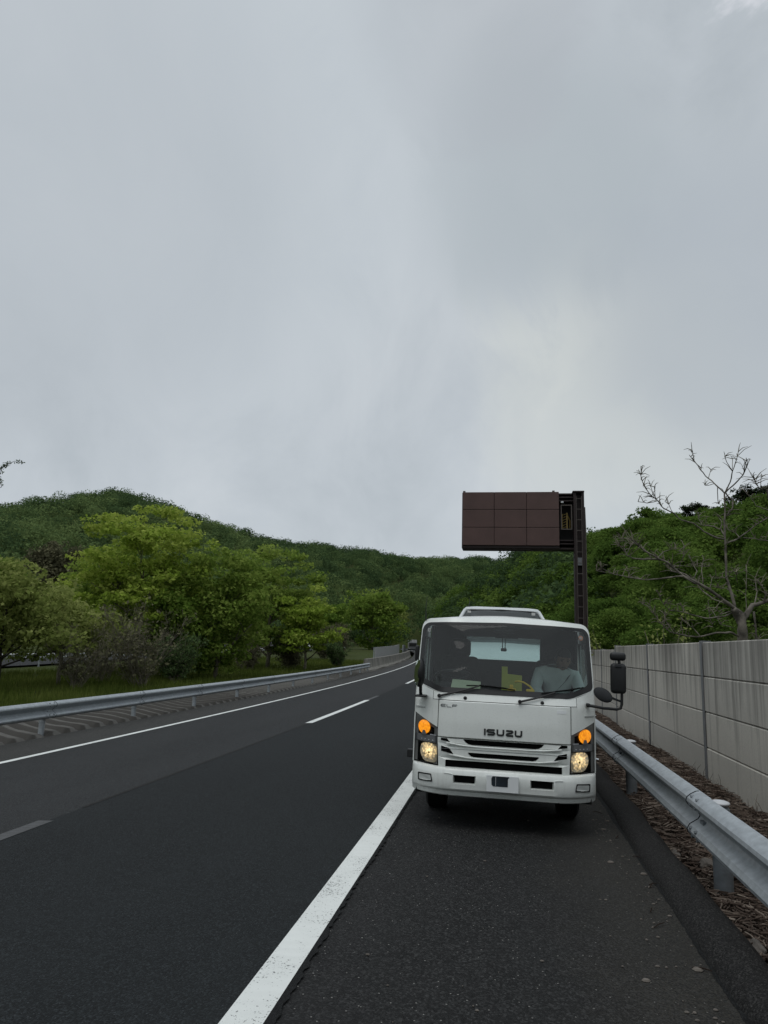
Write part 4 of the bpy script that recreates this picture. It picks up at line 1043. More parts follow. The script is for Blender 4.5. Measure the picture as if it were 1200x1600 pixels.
# ------------------------------------------------------------------ a car (the one carried on the truck, and parked ones far off)
def make_car(root, glass='carglass', body='white2'):
    """compact hatchback, nose at y=0 facing -y, base of tyres z=0"""
    st = [(0, .62, .30, .62), (.06, .70, .24, .70), (.25, .77, .20, .78), (.7, .80, .19, .88), (1.15, .815, .19, .95), (2.0, .82, .19, .97), (3.2, .82, .2, .99), (3.65, .80, .22, .98), (3.78, .74, .3, .9)]
    L = []
    for y, w, zb, zt in st:
        zm = (zb+zt)/2
        L.append([(-w*.9, y, zb), (-w, y, zb+.1), (-w, y, zm), (-w*.985, y, zt-.07), (-w*.9, y, zt), (-w*.45, y, zt+.025), (0, y, zt+.035), (w*.45, y, zt+.025), (w*.9, y, zt), (w*.985, y, zt-.07), (w, y, zm), (w, y, zb+.1), (w*.9, y, zb)])
    b = MB().loops(L, cap0=True, cap1=True).obj('body', M[body], root, smooth=True, angle=45)
    # greenhouse: bottom and top outlines
    B0 = [(-.72, 1.08), (.72, 1.08), (.745, 2.2), (.72, 3.5), (.62, 3.7), (-.62, 3.7), (-.72, 3.5), (-.745, 2.2)]
    T0 = [(-.53, 1.78), (.53, 1.78), (.57, 2.3), (.55, 3.1), (.5, 3.25), (-.5, 3.25), (-.55, 3.1), (-.57, 2.3)]
    zb, zt = .965, 1.42
    mb = MB(); L = []
    n = len(T0)
    for s, dz in ((1.03, -.015), (1.035, .01), (.97, .045), (.7, .07), (.3, .085)):
        L.append([(x*s, 2.5+(y-2.5)*s, zt+dz) for x, y in T0])
    mb.loops(L, cap0=True, cap1=True).obj('roof', M[body], root, smooth=True, angle=60)
    for i, nm in ((0, 'windscreen'), (1, 'side_window'), (2, 'side_window'), (4, 'rear_window'), (6, 'side_window'), (7, 'side_window')):
        j = (i+1) % n; a, c = B0[i], B0[j]; d, e = T0[j], T0[i]
        V = [(*a, zb), (*c, zb), (*d, zt), (*e, zt)]
        if i == 0: V = [(a[0]*.97, a[1], zb), (-.3, a[1]-.09, zb-.01), (.3, a[1]-.09, zb-.01), (c[0]*.97, c[1], zb), (d[0]*.97, d[1], zt), (.2, d[1]-.05, zt+.012), (-.2, d[1]-.05, zt+.012), (e[0]*.97, e[1], zt)]; MB().add(V, [(0, 1, 6, 7), (1, 2, 5, 6), (2, 3, 4, 5)]).obj(nm, M[glass], root, smooth=True)
        else: MB().add(V, [(0, 1, 2, 3)]).obj(nm, M[glass], root)
    mb = MB()
    for i, r in ((0, .03), (1, .03), (3, .05), (4, .05), (5, .05), (6, .05)):
        mb.tube([(*B0[i], zb-.02), ((B0[i][0]+T0[i][0])/2, (B0[i][1]+T0[i][1])/2, (zb+zt)/2+.012), (*T0[i], zt)], [r, r*.9, r*.85], 8)
    mb.obj('pillar', M[body], root, smooth=True)
    mb = MB()
    for i in (2, 7): mb.tube([(*B0[i], zb-.02), (*T0[i], zt)], .035, 6)
    mb.tube([(-.53, 1.77, zt+.0), (0, 1.72, zt+.012), (.53, 1.77, zt+.0)], .012, 6)
    mb.obj('window_trim', M['black'], root)
    mb = MB()
    for x in (-.36, .36):
        mb.rbox((x-.22, 2.25, .6), (x+.22, 2.4, 1.12), .05); mb.rbox((x-.12, 2.27, 1.13), (x+.12, 2.36, 1.3), .03)
    mb.rbox((-.7, 1.2, .8), (.7, 1.6, .98), .04); mb.box((-.72, 1.2, .35), (.72, 3.4, .5))
    mb.obj('interior', M['trim'], root)
    for x, y in ((-.72, .75), (.72, .75), (-.72, 3.05), (.72, 3.05)):
        s = 1 if x > 0 else -1
        t = MB().tube([(x-.09, y, .29), (x-.085, y, .29), (x+.085, y, .29), (x+.09+.012*s, y, .29)], [.25, .29, .29, .25], 24).obj('tyre', M['rubber'], root, angle=40)
        MB().tube([(x+s*.075, y, .29), (x+s*.108, y, .29)], [.19, .17], 20).obj('rim', M['steel'], root, angle=40)
    for s in (-1, 1):
        V = [(s*.40, .01, .60), (s*.62, .045, .60), (s*.735, .30, .68), (s*.735, .34, .78), (s*.60, .12, .73), (s*.40, .03, .69)]
        MB().loops([V, [(p[0]*.985, p[1]+.08, p[2]) for p in V]], cap0=True, cap1=True).obj('headlight', M['dot'], root)
        MB().rbox((s*.86-.07, 1.12, .95), (s*.86+.07, 1.24, 1.09), .04).obj('door_mirror', M[body], root, smooth=True)
        MB().box((min(s*.56, s*.72), 3.74, .68), (max(s*.56, s*.72), 3.80, .9)).obj('tail_light', M['brown'], root)
    mb = MB().rbox((-.5, -.03, .34), (.5, .06, .5), .03); mb.obj('grille', M['black'], root)
    mb = MB().rbox((-.68, -.035, .22), (.68, .1, .31), .03); mb.obj('bumper', M[body], root)

# ------------------------------------------------------------------ the truck
TK = 1.038
TL, TA = (-.0426*TK, 7.026*TK, 1.65+(.00085-1.65)*TK), (0, .0166, .0168)      # front centre on the road, lean and heading
truck = empty('truck', TL, TA, 'white cab-over flatbed truck parked on the hard shoulder facing the camera with lamps lit', 'truck')
truck.scale = (TK, TK, TK)
TM = Matrix.Translation(TL) @ Euler(TA).to_matrix().to_4x4() @ Matrix.Scale(TK, 4)
def Bz(z): return float(np.interp(z, [.60, .86, 1.0, 1.19, 1.26, 1.45, 1.70, 1.90, 1.945, 1.975, 2.0], [.05, .055, .06, .08, .115, .19, .305, .40, .425, .455, .52]))
def Dx(x): return .27*min(1.1, max(0., (abs(x)-.45)/.395))**2.2 - .0*x
def F(x, z): return Bz(z)+Dx(x)
def wz(z): return float(np.interp(z, [.55, .65, 1.1, 1.35, 1.6, 1.85, 1.955], [.842, .846, .852, .852, .846, .832, .80]))
def zws(x):
    a = abs(x); return 1.263 if a < .58 else 1.263+.085*min(1, (a-.58)/.255)**1.6
def surf(mb, x0, x1, zlo, zhi, nx, nz, off=0.0, thick=.012):
    """patch of the cab front between two heights, with its own thickness"""
    xs = np.linspace(x0, x1, nx); A = []
    for x in xs:
        lo = zlo(x) if callable(zlo) else zlo; hi = zhi(x) if callable(zhi) else zhi
        A.append([(x, F(x, z)-off, z) for z in np.linspace(lo, hi, nz)])
    L = [a+[(p[0], p[1]+thick, p[2]) for p in a[::-1]] for a in A]
    return mb.loops(L, cap0=True, cap1=True)
def rpoly(pts, rad, n=8):
    out = []; m = len(pts)
    for i in range(m):
        p = Vector(pts[i]).to_2d(); a = Vector(pts[i-1]).to_2d(); b = Vector(pts[(i+1) % m]).to_2d()
        u = (a-p).normalized(); v = (b-p).normalized(); ang = u.angle(v); r = rad[i]
        d = min(r/math.tan(ang/2), (a-p).length*.48, (b-p).length*.48); r = d*math.tan(ang/2)
        s, e = p+u*d, p+v*d; c = p+(u+v).normalized()*(r/math.sin(ang/2))
        a0 = math.atan2(s.y-c.y, s.x-c.x); a1 = math.atan2(e.y-c.y, e.x-c.x); da = (a1-a0+math.pi) % (2*math.pi)-math.pi
        for k in range(n+1): out.append((c.x+r*math.cos(a0+da*k/n), c.y+r*math.sin(a0+da*k/n)))
        # straight run, subdivided so that it can follow the curved front
        nx = Vector(pts[(i+1) % m]).to_2d()
        out.append(None)
    # fill the straight runs
    res = []; q = out
    idx = [k for k, o in enumerate(q) if o is None]
    for k, o in enumerate(q):
        if o is None:
            a = Vector(q[k-1]); b = Vector(q[(k+1) % len(q)] or q[0])
            for s in range(1, 12): res.append(tuple(a.lerp(b, s/12)))
        else: res.append(o)
    return res
def onF(l, off=0.0): return [(x, F(x, z)-off, z) for x, z in l]
WS_HOLE = rpoly([(-.60, 1.262), (.60, 1.262), (.838, 1.345), (.828, 1.925), (0, 1.946), (-.828, 1.925), (-.838, 1.345)], [.25, .25, .05, .09, 2.5, .09, .05])
WS_OUT = rpoly([(-.60, 1.256), (.60, 1.256), (.852, 1.342), (.833, 1.968), (0, 1.982), (-.833, 1.968), (-.852, 1.342)], [.25, .25, .03, .10, 2.5, .10, .03])
GL = rpoly([(-.60, 1.312), (.60, 1.312), (.795, 1.39), (.786, 1.895), (0, 1.917), (-.786, 1.895), (-.795, 1.39)], [.25, .25, .06, .08, 2.5, .08, .06])
def zr_(x): return .045*max(0, 1-(x/.80)**2)
def cab():
    # frame round the windscreen
    mb = MB(); mb.loops([onF(WS_HOLE, -.03), onF(WS_HOLE, .002), onF(WS_OUT, .004), onF(WS_OUT, -.03)])
    # roof: the frame's upper outline swept back
    up = [p for p in WS_OUT]; k0 = [i for i, p in enumerate(up) if p[1] > 1.80]
    k0 = sorted(k0); run = [up[i] for i in k0]
    L = []
    for t in (0, .04, .1, .2, .35, .55, .78, 1):
        L.append([(x, F(x, z)*(1-t)+1.62*t, z+(zr_(x)*min(1, t/.2)**.6 if z > 1.93 else 0)-.01*t) for x, z in run])
    mb.loops(L, closed=False)
    # side walls with window openings, back wall with its window
    for s in (-1, 1):
        def edge(a, b, n=10): return [tuple(Vector(a).lerp(Vector(b), i/n)) for i in range(n)]
        zs = np.linspace(1.84, .6, 11)
        front = [(F(wz(z), z)+.002, z) for z in zs[:-1]]
        out = front+edge((F(wz(.6), .6), .6), (1.62, .6))+edge((1.62, .6), (1.62, 1.84))+edge((1.62, 1.84), (F(wz(1.84), 1.84), 1.84))
        hole = edge((.80, 1.78), (.56, 1.28))+edge((.56, 1.28), (1.36, 1.28))+edge((1.36, 1.28), (1.36, 1.78))+edge((1.36, 1.78), (.80, 1.78))
        f = lambda l, o=0: [(s*(wz(z)-o), y, z) for y, z in l]
        mb.loops([f(out), f(hole), f(hole, .04)])
    o = [(-.845, .6), (0, .6), (.845, .6), (.83, 1.5), (.80, 1.95), (0, 1.99), (-.80, 1.95), (-.83, 1.5)]
    h = [(-.41, 1.575), (0, 1.575), (.41, 1.575), (.41, 1.7), (.41, 1.82), (0, 1.825), (-.41, 1.82), (-.41, 1.7)]
    mb.loops([[(x, 1.62, z) for x, z in o], [(x, 1.62, z) for x, z in h], [(x, 1.57, z) for x, z in h]])
    body = mb.obj('cab_body', M['white'], truck, smooth=True, angle=38)
    # dark structure behind the outer panels (shows in the gaps)
    mb = MB(); surf(mb, -.836, .836, .60, lambda x: zws(x)-.004, 41, 8, -.03, .02); mb.obj('inner_panel', M['void'], truck)
    # cowl below the windscreen and corner panels above the lamps
    mb = MB(); surf(mb, -.66, .66, 1.198, lambda x: zws(x)-.003, 31, 4, .002); mb.obj('cowl', M['white'], truck, smooth=True, angle=40)
    def ltop(x): return .936+(abs(x)-.603)*.477+.006
    for s in (-1, 1):
        mb = MB(); surf(mb, s*.664, s*.852, ltop, lambda x: zws(x)-.003, 12, 10, .002)
        mb.obj('corner_panel', M['white'], truck, smooth=True, angle=40)
        mb = MB(); surf(mb, s*.609, s*.6635, ltop, lambda x: 1.193+.0*x, 6, 8, .002); mb.obj('corner_panel', M['white'], truck, smooth=True, angle=40)
        mb = MB(); surf(mb, s*.840, s*.853, .6, lambda x: ltop(x)-.002, 3, 6, .004); mb.obj('corner_strip', M['white'], truck)
        mb = MB(); x0, x1 = s*.74, s*.84
        L = []
        for x in np.linspace(x0, x1, 7):
            t = abs(x)-.74; L.append([(x, F(x, 1.11)+.01, 1.124), (x, F(x, 1.11)-.012-.1*min(t, .02), 1.119), (x, F(x, 1.11)-.012-.1*min(t, .02), 1.106), (x, F(x, 1.11)+.01, 1.096)])
        mb.loops(L, cap0=True, cap1=True).obj('panel_ledge', M['fog'], truck)
    # front lid
    mb = MB(); surf(mb, -.603, .603, .866, 1.192, 25, 12, .006, .02); lid = mb.obj('front_lid', M['white'], truck, smooth=True, angle=35)
    bv = lid.modifiers.new('bevel', 'BEVEL'); bv.width = .006; bv.segments = 2; bv.limit_method = 'ANGLE'
cab()
# windscreen glass with its dark surround
def glass():
    mb = MB(); mb.loops([onF(WS_HOLE, .006), onF(GL, .003)]); mb.loops([onF(WS_HOLE, .006), onF(WS_HOLE, -.02)])
    mb.obj('windscreen_seal', M['black'], truck, smooth=True, angle=40)
    c = (0, 1.61); L = []
    for t in (1, .85, .65, .45, .25, .1): L.append(onF([(c[0]+(x-c[0])*t, c[1]+(z-c[1])*t) for x, z in GL], .0035))
    mb = MB(); mb.loops(L, cap1=True); ws = mb.obj('windscreen', M['wind'], truck, smooth=True)
    mb = MB().box((-.765, F(-.75, 1.85)-.012, 1.833), (-.735, F(-.75, 1.85)-.008, 1.864)); mb.obj('sticker', M['sticker'], ws)
    mb = MB().box((-.757, F(-.75, 1.85)-.0135, 1.842), (-.752, F(-.75, 1.85)-.012, 1.857)).box((-.752, F(-.75, 1.85)-.0135, 1.842), (-.743, F(-.75, 1.85)-.012, 1.846)).box((-.746, F(-.75, 1.85)-.0135, 1.848), (-.742, F(-.75, 1.85)-.012, 1.857)); mb.obj('sticker_mark', M['logo'], ws)
    y = F(.735, 1.829)
    MB().tube([(.735, y-.012, 1.829), (.735, y-.008, 1.8295)], .024, 20).obj('round_sticker', M['sticker_o'], ws)
    MB().tube([(.735, y-.014, 1.829), (.735, y-.0125, 1.8295)], .015, 16).obj('round_sticker_centre', M['sticker'], ws)
    for s in (-1, 1):
        V = [(s*(wz(z)-.02), yy, z) for yy, z in ((.80, 1.78), (.56, 1.28), (1.36, 1.28), (1.36, 1.78))]
        MB().add(V, [(0, 1, 2, 3)]).obj('side_window', M['sideglass'], truck)
        MB().tube([V[0], V[1], V[2], V[3], V[0]], .012, 6).obj('window_rubber', M['black'], truck)
    MB().add([(-.41, 1.6, 1.575), (.41, 1.6, 1.575), (.41, 1.6, 1.822), (-.41, 1.6, 1.822)], [(0, 1, 2, 3)]).obj('rear_window', M['sideglass'], truck)
glass()
# grille: white bars with dark openings
def plate_holes(outer, holes, off, th, name, mat, parent, step=.04):
    def dens(l):
        o = []
        for i in range(len(l)):
            a, b = Vector(l[i]), Vector(l[(i+1) % len(l)]); n = max(1, int((b-a).length/step))
            o += [a.lerp(b, k/n) for k in range(n)]
        return o
    loops = [dens(outer)]+[dens(h) for h in holes]
    tris = tessellate_polygon([[Vector((p.x, p.y, 0)) for p in l] for l in loops]); flat = [p for l in loops for p in l]
    mb = MB(); mb.add([(p.x, F(p.x, p.y)-off, p.y) for p in flat], tris)
    mb.add([(p.x, F(p.x, p.y)-off+th, p.y) for p in flat], [])
    n = len(flat); b = 0
    for l in loops:
        m = len(l)
        for k in range(m): mb.f.append((b+k, b+(k+1) % m, n+b+(k+1) % m, n+b+k))
        b += m
    return mb.obj(name, mat, parent, smooth=True, angle=30)
def mir(l): return [(-x, z) for x, z in l][::-1]
def grille():
    out = [(-.588, .60), (-.524, .60), (-.524, .668), (.524, .668), (.524, .60), (.588, .60), (.603, .859), (-.603, .859)]
    h1 = [(-.572, .832), (-.482, .820), (-.515, .8585), (-.572, .8585)]
    h2 = [(-.568, .738), (-.445, .712), (-.492, .771), (-.568, .787)]
    hA = [(-.345, .828), (-.318, .812), (-.285, .806), (.285, .806), (.318, .812), (.345, .828), (.366, .8585), (-.366, .8585)]
    hB = [(-.312, .724), (-.292, .707), (-.265, .700), (.265, .700), (.292, .707), (.312, .724), (.322, .742), (-.322, .742)]
    h1 = [(x, min(z, .855)) for x, z in h1]; hA = [(x, min(z, .855)) for x, z in hA]
    g = plate_holes(out, [h1, mir(h1), h2, mir(h2), hA, hB], .008, .05, 'grille', M['white'], truck)
    mb = MB(); mb.box((-.58, .085, .60), (.58, .09, .86)); mb.obj('grille_backing', M['void'], g)
    # raised lip under each long opening
    mb = MB()
    for zz, xx in ((.795, .40), (.692, .37)):
        mb.tube([(-xx-.12, F(.4, zz)-.010, zz+.022), (-xx+.04, F(.3, zz)-.014, zz+.004), (-.2, F(.2, zz)-.016, zz), (.2, F(.2, zz)-.016, zz), (xx-.04, F(.3, zz)-.014, zz+.004), (xx+.12, F(.4, zz)-.010, zz+.022)], .0075, 8)
    mb.obj('grille_lip', M['white'], g, smooth=True)
    mb = MB().tube([(-.574, .046, .765), (-.3, .045, .765), (.3, .045, .765), (.574, .046, .765)], .0014, 4); mb.obj('grille_seam', M['lamp_strip'], g)
grille()
# writing on the lid
def ribbons(paths, w, off, th, name, mat, parent):
    mb = MB()
    for p in paths:
        p = [Vector(q) for q in p]; n = len(p); l = []; r = []
        for i in range(n):
            d0 = (p[i]-p[i-1]).normalized() if i else (p[1]-p[0]).normalized(); d1 = (p[i+1]-p[i]).normalized() if i < n-1 else d0
            t = (d0+d1).normalized(); nn = Vector((-t.y, t.x)); k = w/2/max(.45, nn.dot(Vector((-d0.y, d0.x))))
            l.append(p[i]+nn*k); r.append(p[i]-nn*k)
        L = []
        for a, b in zip(l, r): L.append([(a.x, F(a.x, a.y)-off, a.y), (b.x, F(b.x, b.y)-off, b.y), (b.x, F(b.x, b.y)-off+th, b.y), (a.x, F(a.x, a.y)-off+th, a.y)])
        mb.loops(L, cap0=True, cap1=True)
    return mb.obj(name, mat, parent)
def arc(cx, cz, r, a0, a1, n=4): return [(cx+r*math.cos(R(a0+(a1-a0)*i/n)), cz+r*math.sin(R(a0+(a1-a0)*i/n))) for i in range(n+1)]
def letters():
    z0, z1 = .905, .962; s = .0155; h = s/2; a, b = z0+h, z1-h; mid = (a+b)/2; q = .010
    I = [(-.170, z0), (-.170, z1)]
    def S(x0, x1): return [(x1-.002, b)]+[(x0+q, b)]+arc(x0+q+h-.006, b-.012, .012, 90, 180)[1:]+[(x0+h-.004, mid+.008), (x0+h+.004, mid+.001), (x1-h-.004, mid-.001), (x1-h+.004, mid-.009)]+[(x1-h+.002, a+.007), (x1-h-.007, a), (x0+.002, a)]
    def U(x0, x1): return [(x0+h, z1), (x0+h, a+.012), (x0+h+.004, a+.003), (x0+h+.013, a), (x1-h-.013, a), (x1-h-.004, a+.003), (x1-h, a+.012), (x1-h, z1)]
    def Z(x0, x1): return [(x0+.003, b), (x1-h-.006, b), (x1-h, b-.006), (x1-h-.006, mid+.004), (x0+h+.004, mid-.007), (x0+h, a+.006), (x0+h+.008, a), (x1-.001, a)]
    ribbons([I, S(-.148, -.078), U(-.064, .006), Z(.020, .088), U(.100, .168)], s, .012, .008, 'maker_lettering', M['logo'], truck)
    z0, z1 = 1.135, 1.157; s = .0054; m = (z0+z1)/2
    E_ = [[(-.538, z1), (-.572, z1), (-.580, z1-.004), (-.583, m), (-.580, z0+.004), (-.572, z0), (-.538, z0)], [(-.583, m), (-.542, m)]]
    L_ = [[(-.526, z1), (-.526, z0+.004), (-.521, z0), (-.486, z0)]]
    F_ = [[(-.474, z0), (-.474, z1-.004), (-.469, z1), (-.430, z1)], [(-.474, m), (-.438, m)]]
    ribbons(E_+L_+F_, s, .0085, .004, 'model_lettering', M['elf'], truck)
    ribbons([[(x, 1.146) for x in np.linspace(.478, .562, 9)]], .03, .0075, .003, 'lid_label', M['plate'], truck)
letters()
# lamps
def lamps():
    for s in (-1, 1):
        cl = [(s*.604, .934), (s*.604, .614), (s*.838, .614), (s*.838, 1.046)]
        if s < 0: cl = cl[::-1]
        h = plate_holes(cl, [], -.016, .05, 'lamp_cluster', M['lamp_dark'], truck)
        def disc(cx, cz, r, off, mat, name, par, a0=0, a1=360, dome=.012):
            mb = MB(); n = 28; L = []
            for t in (1, .75, .45, .02):
                L.append([(cx+s*0+r*t*math.cos(R(a0+(a1-a0)*k/n)), F(cx, cz)+(F(cx+r*t*math.cos(R(a0+(a1-a0)*k/n)), cz)-F(cx, cz))*1.0-off-dome*(1-t*t), cz+r*t*math.sin(R(a0+(a1-a0)*k/n))) for k in range(n+1)])
            mb.loops(L, closed=False); return mb.obj(name, mat, par, smooth=True)
        ind = disc(s*.742, .932, .063, -.006, M['amber'], 'indicator', h)
        zb = .932-.063; mb = MB(); q = [(s*.742-.024, zb-.004), (s*.742+.024, zb-.004), (s*.742+.012, zb+.034), (s*.742-.012, zb+.034)]
        mb.loops([[(x, F(x, z)-.012, z) for x, z in q], [(x, F(x, z)+.004, z) for x, z in q]], cap0=True, cap1=True); mb.obj('bulb_shield', M['lamp_strip'], ind)
        # upper rim, strip with four dots and the thin bright line
        mb = MB(); surf(mb, s*.612, s*.832, .802, .862, 8, 3, -.008, .006); st = mb.obj('marker_strip', M['lamp_strip'], h)
        mb = MB()
        for x in (.652, .690, .727, .763): mb.ball((s*x, F(x, .82)+.004, .82), (.0055, .004, .0055), 8, 6)
        mb.obj('marker_dot', M['dot'], st)
        mb = MB(); surf(mb, s*.618, s*.680, .866, .872, 5, 2, -.006, .005); mb.obj('bright_line', M['dot'], st)
        # reflector bowl and glowing beam lamp
        mb = MB(); n = 36
        rp = rpoly([(s*.607, .624), (s*.607, .794), (s*.765, .794), (s*.778, .70), (s*.735, .624)], [.035, .06, .08, .08, .06], 5)
        c = (s*.684, .712); L = []
        for t, d in ((1, .0), (.9, -.001), (.7, -.002), (.4, -.003), (.1, -.003)):
            L.append([(c[0]+(x-c[0])*t, F(c[0]+(x-c[0])*t, z)+.010+d, c[1]+(z-c[1])*t) for x, z in rp])
        mb.loops(L, cap1=True); bowl = mb.obj('headlamp', M['head'], h, smooth=True)
        mb = MB()
        for k in (4, 5, 6):
            a = k*math.pi/3.6+.1; mb.tube([(c[0]+.02*math.cos(a), F(.684, .71)+.002, c[1]+.02*math.sin(a)), (c[0]+.07*math.cos(a), F(c[0]+.07*math.cos(a), .71)+.002, c[1]+.07*math.sin(a))], .0022, 4)
        mb.ball((c[0], F(.684, .71)+.004, c[1]-.004), (.010, .008, .010), 10, 6)
        mb.obj('reflector_rib', M['amberpipe'], bowl)
        # thin grey frame round the lower lamp and clear cover
        mb = MB(); q = [(s*.606, .800), (s*.836, .800)]
        surf(mb, s*.606, s*.836, .797, .801, 8, 2, -.002, .006); mb.obj('lamp_frame', M['black'], h)
        cl2 = cl
        plate_holes(cl2, [], .003, .001, 'lamp_cover', M['lens'], h)
lamps()
# bumper
def bumper():
    zs = [.345, .362, .40, .412, .425, .462, .468, .545, .551, .575, .592, .602, .604]
    dz = [.10, .045, .03, .012, .004, .002, .001, .0, .002, .008, .02, .045, .12]
    xs = sorted(set([round(s*x, 4) for s in (-1, 1) for x in (0, .1, .2, .242, .448, .5, .56, .615, .66, .70, .74, .775, .80, .825, .842, .8475)]))
    def Y(x, k):
        a = abs(x); w = .245*max(0, (a-.40)/.4475)**2.4 + (.05*max(0, (a-.80)/.0475)**2)
        return dz[k]+w
    mb = MB(); V = []; Fs = []; nz = len(zs)
    for x in xs:
        for k, z in enumerate(zs): V.append((x, Y(x, k), z))
    for i in range(len(xs)-1):
        for k in range(nz-1):
            xm = abs(xs[i]+xs[i+1])/2
            if .242 < xm < .448 and zs[k] >= .468 and zs[k+1] <= .545: continue
            a = i*nz+k; Fs.append((a, a+nz, a+nz+1, a+1))
    mb.add(V, Fs)
    # sides running back, and the sloped walls of the two openings
    for s in (-1, 1):
        L = [[(s*.8475, Y(.8475, k)+t, z) for k, z in enumerate(zs)] for t in (0, .12, .3)]
        mb.loops(L, closed=False)
        o = [(s*.242, .001, .468), (s*.448, .002, .468), (s*.448, .002, .545), (s*.242, .001, .545)]; i_ = [(s*.254, .05, .476), (s*.437, .05, .476), (s*.437, .05, .538), (s*.254, .05, .538)]
        mb.loops([o, i_])
    b = mb.obj('bumper', M['white'], truck, smooth=True, angle=28)
    for s in (-1, 1):
        MB().box((s*.345-.1, .045, .465), (s*.345+.1, .05, .548)).obj('bumper_opening', M['void'], b)
        def yb(x): return .002+.245*max(0, (abs(x)-.40)/.4475)**2.4
        def tr(g, off, nm, mat):
            q = [(.637+g*.9, .464+g), (.780-g, .457+g), (.784-g, .527-g), (.652+g*.6, .533-g)]
            q = rpoly([(s*x, z) for x, z in q], [.008]*4, 3); mbq = MB()
            mbq.loops([[(x, yb(x)-off, z) for x, z in q], [(x, yb(x)+.02, z) for x, z in q]], cap0=True, cap1=True); mbq.obj(nm, mat, b)
        tr(0, .008, 'fog_lamp_rim', M['black']); tr(.012, .012, 'fog_lamp_cover', M['fog'])
        # shallow relief edge beside the openings
        MB().tube([(s*.455, -.002, .552), (s*.49, .004, .556), (s*.53, .012, .556)], .004, 6).obj('bumper_crease', M['white'], b)
    MB().box((-.5, .05, .36), (.5, .2, .6)).obj('bumper_beam', M['void'], b)
    # number plate with a dark block over its middle
    p = MB().rbox((-.146, -.022, .426), (.140, -.012, .570), .004).obj('number_plate', M['plate'], truck)
    mb = MB(); q = rpoly([(-.100, .488), (-.086, .476), (.044, .476), (.044, .548), (.066, .562), (-.092, .562), (-.103, .54)], [.006]*7, 3)
    mb.loops([[(x, -.0245, z) for x, z in q], [(x, -.0215, z) for x, z in q]], cap0=True, cap1=True); mb.obj('plate_mark', M['plate_dark'], p)
    MB().box((-.066, -.0258, .480), (-.062, -.0244, .556)).box((-.146+.004, -.0235, .4285), (.136, -.0222, .4315)).obj('plate_rim', M['dot'], p)
bumper()
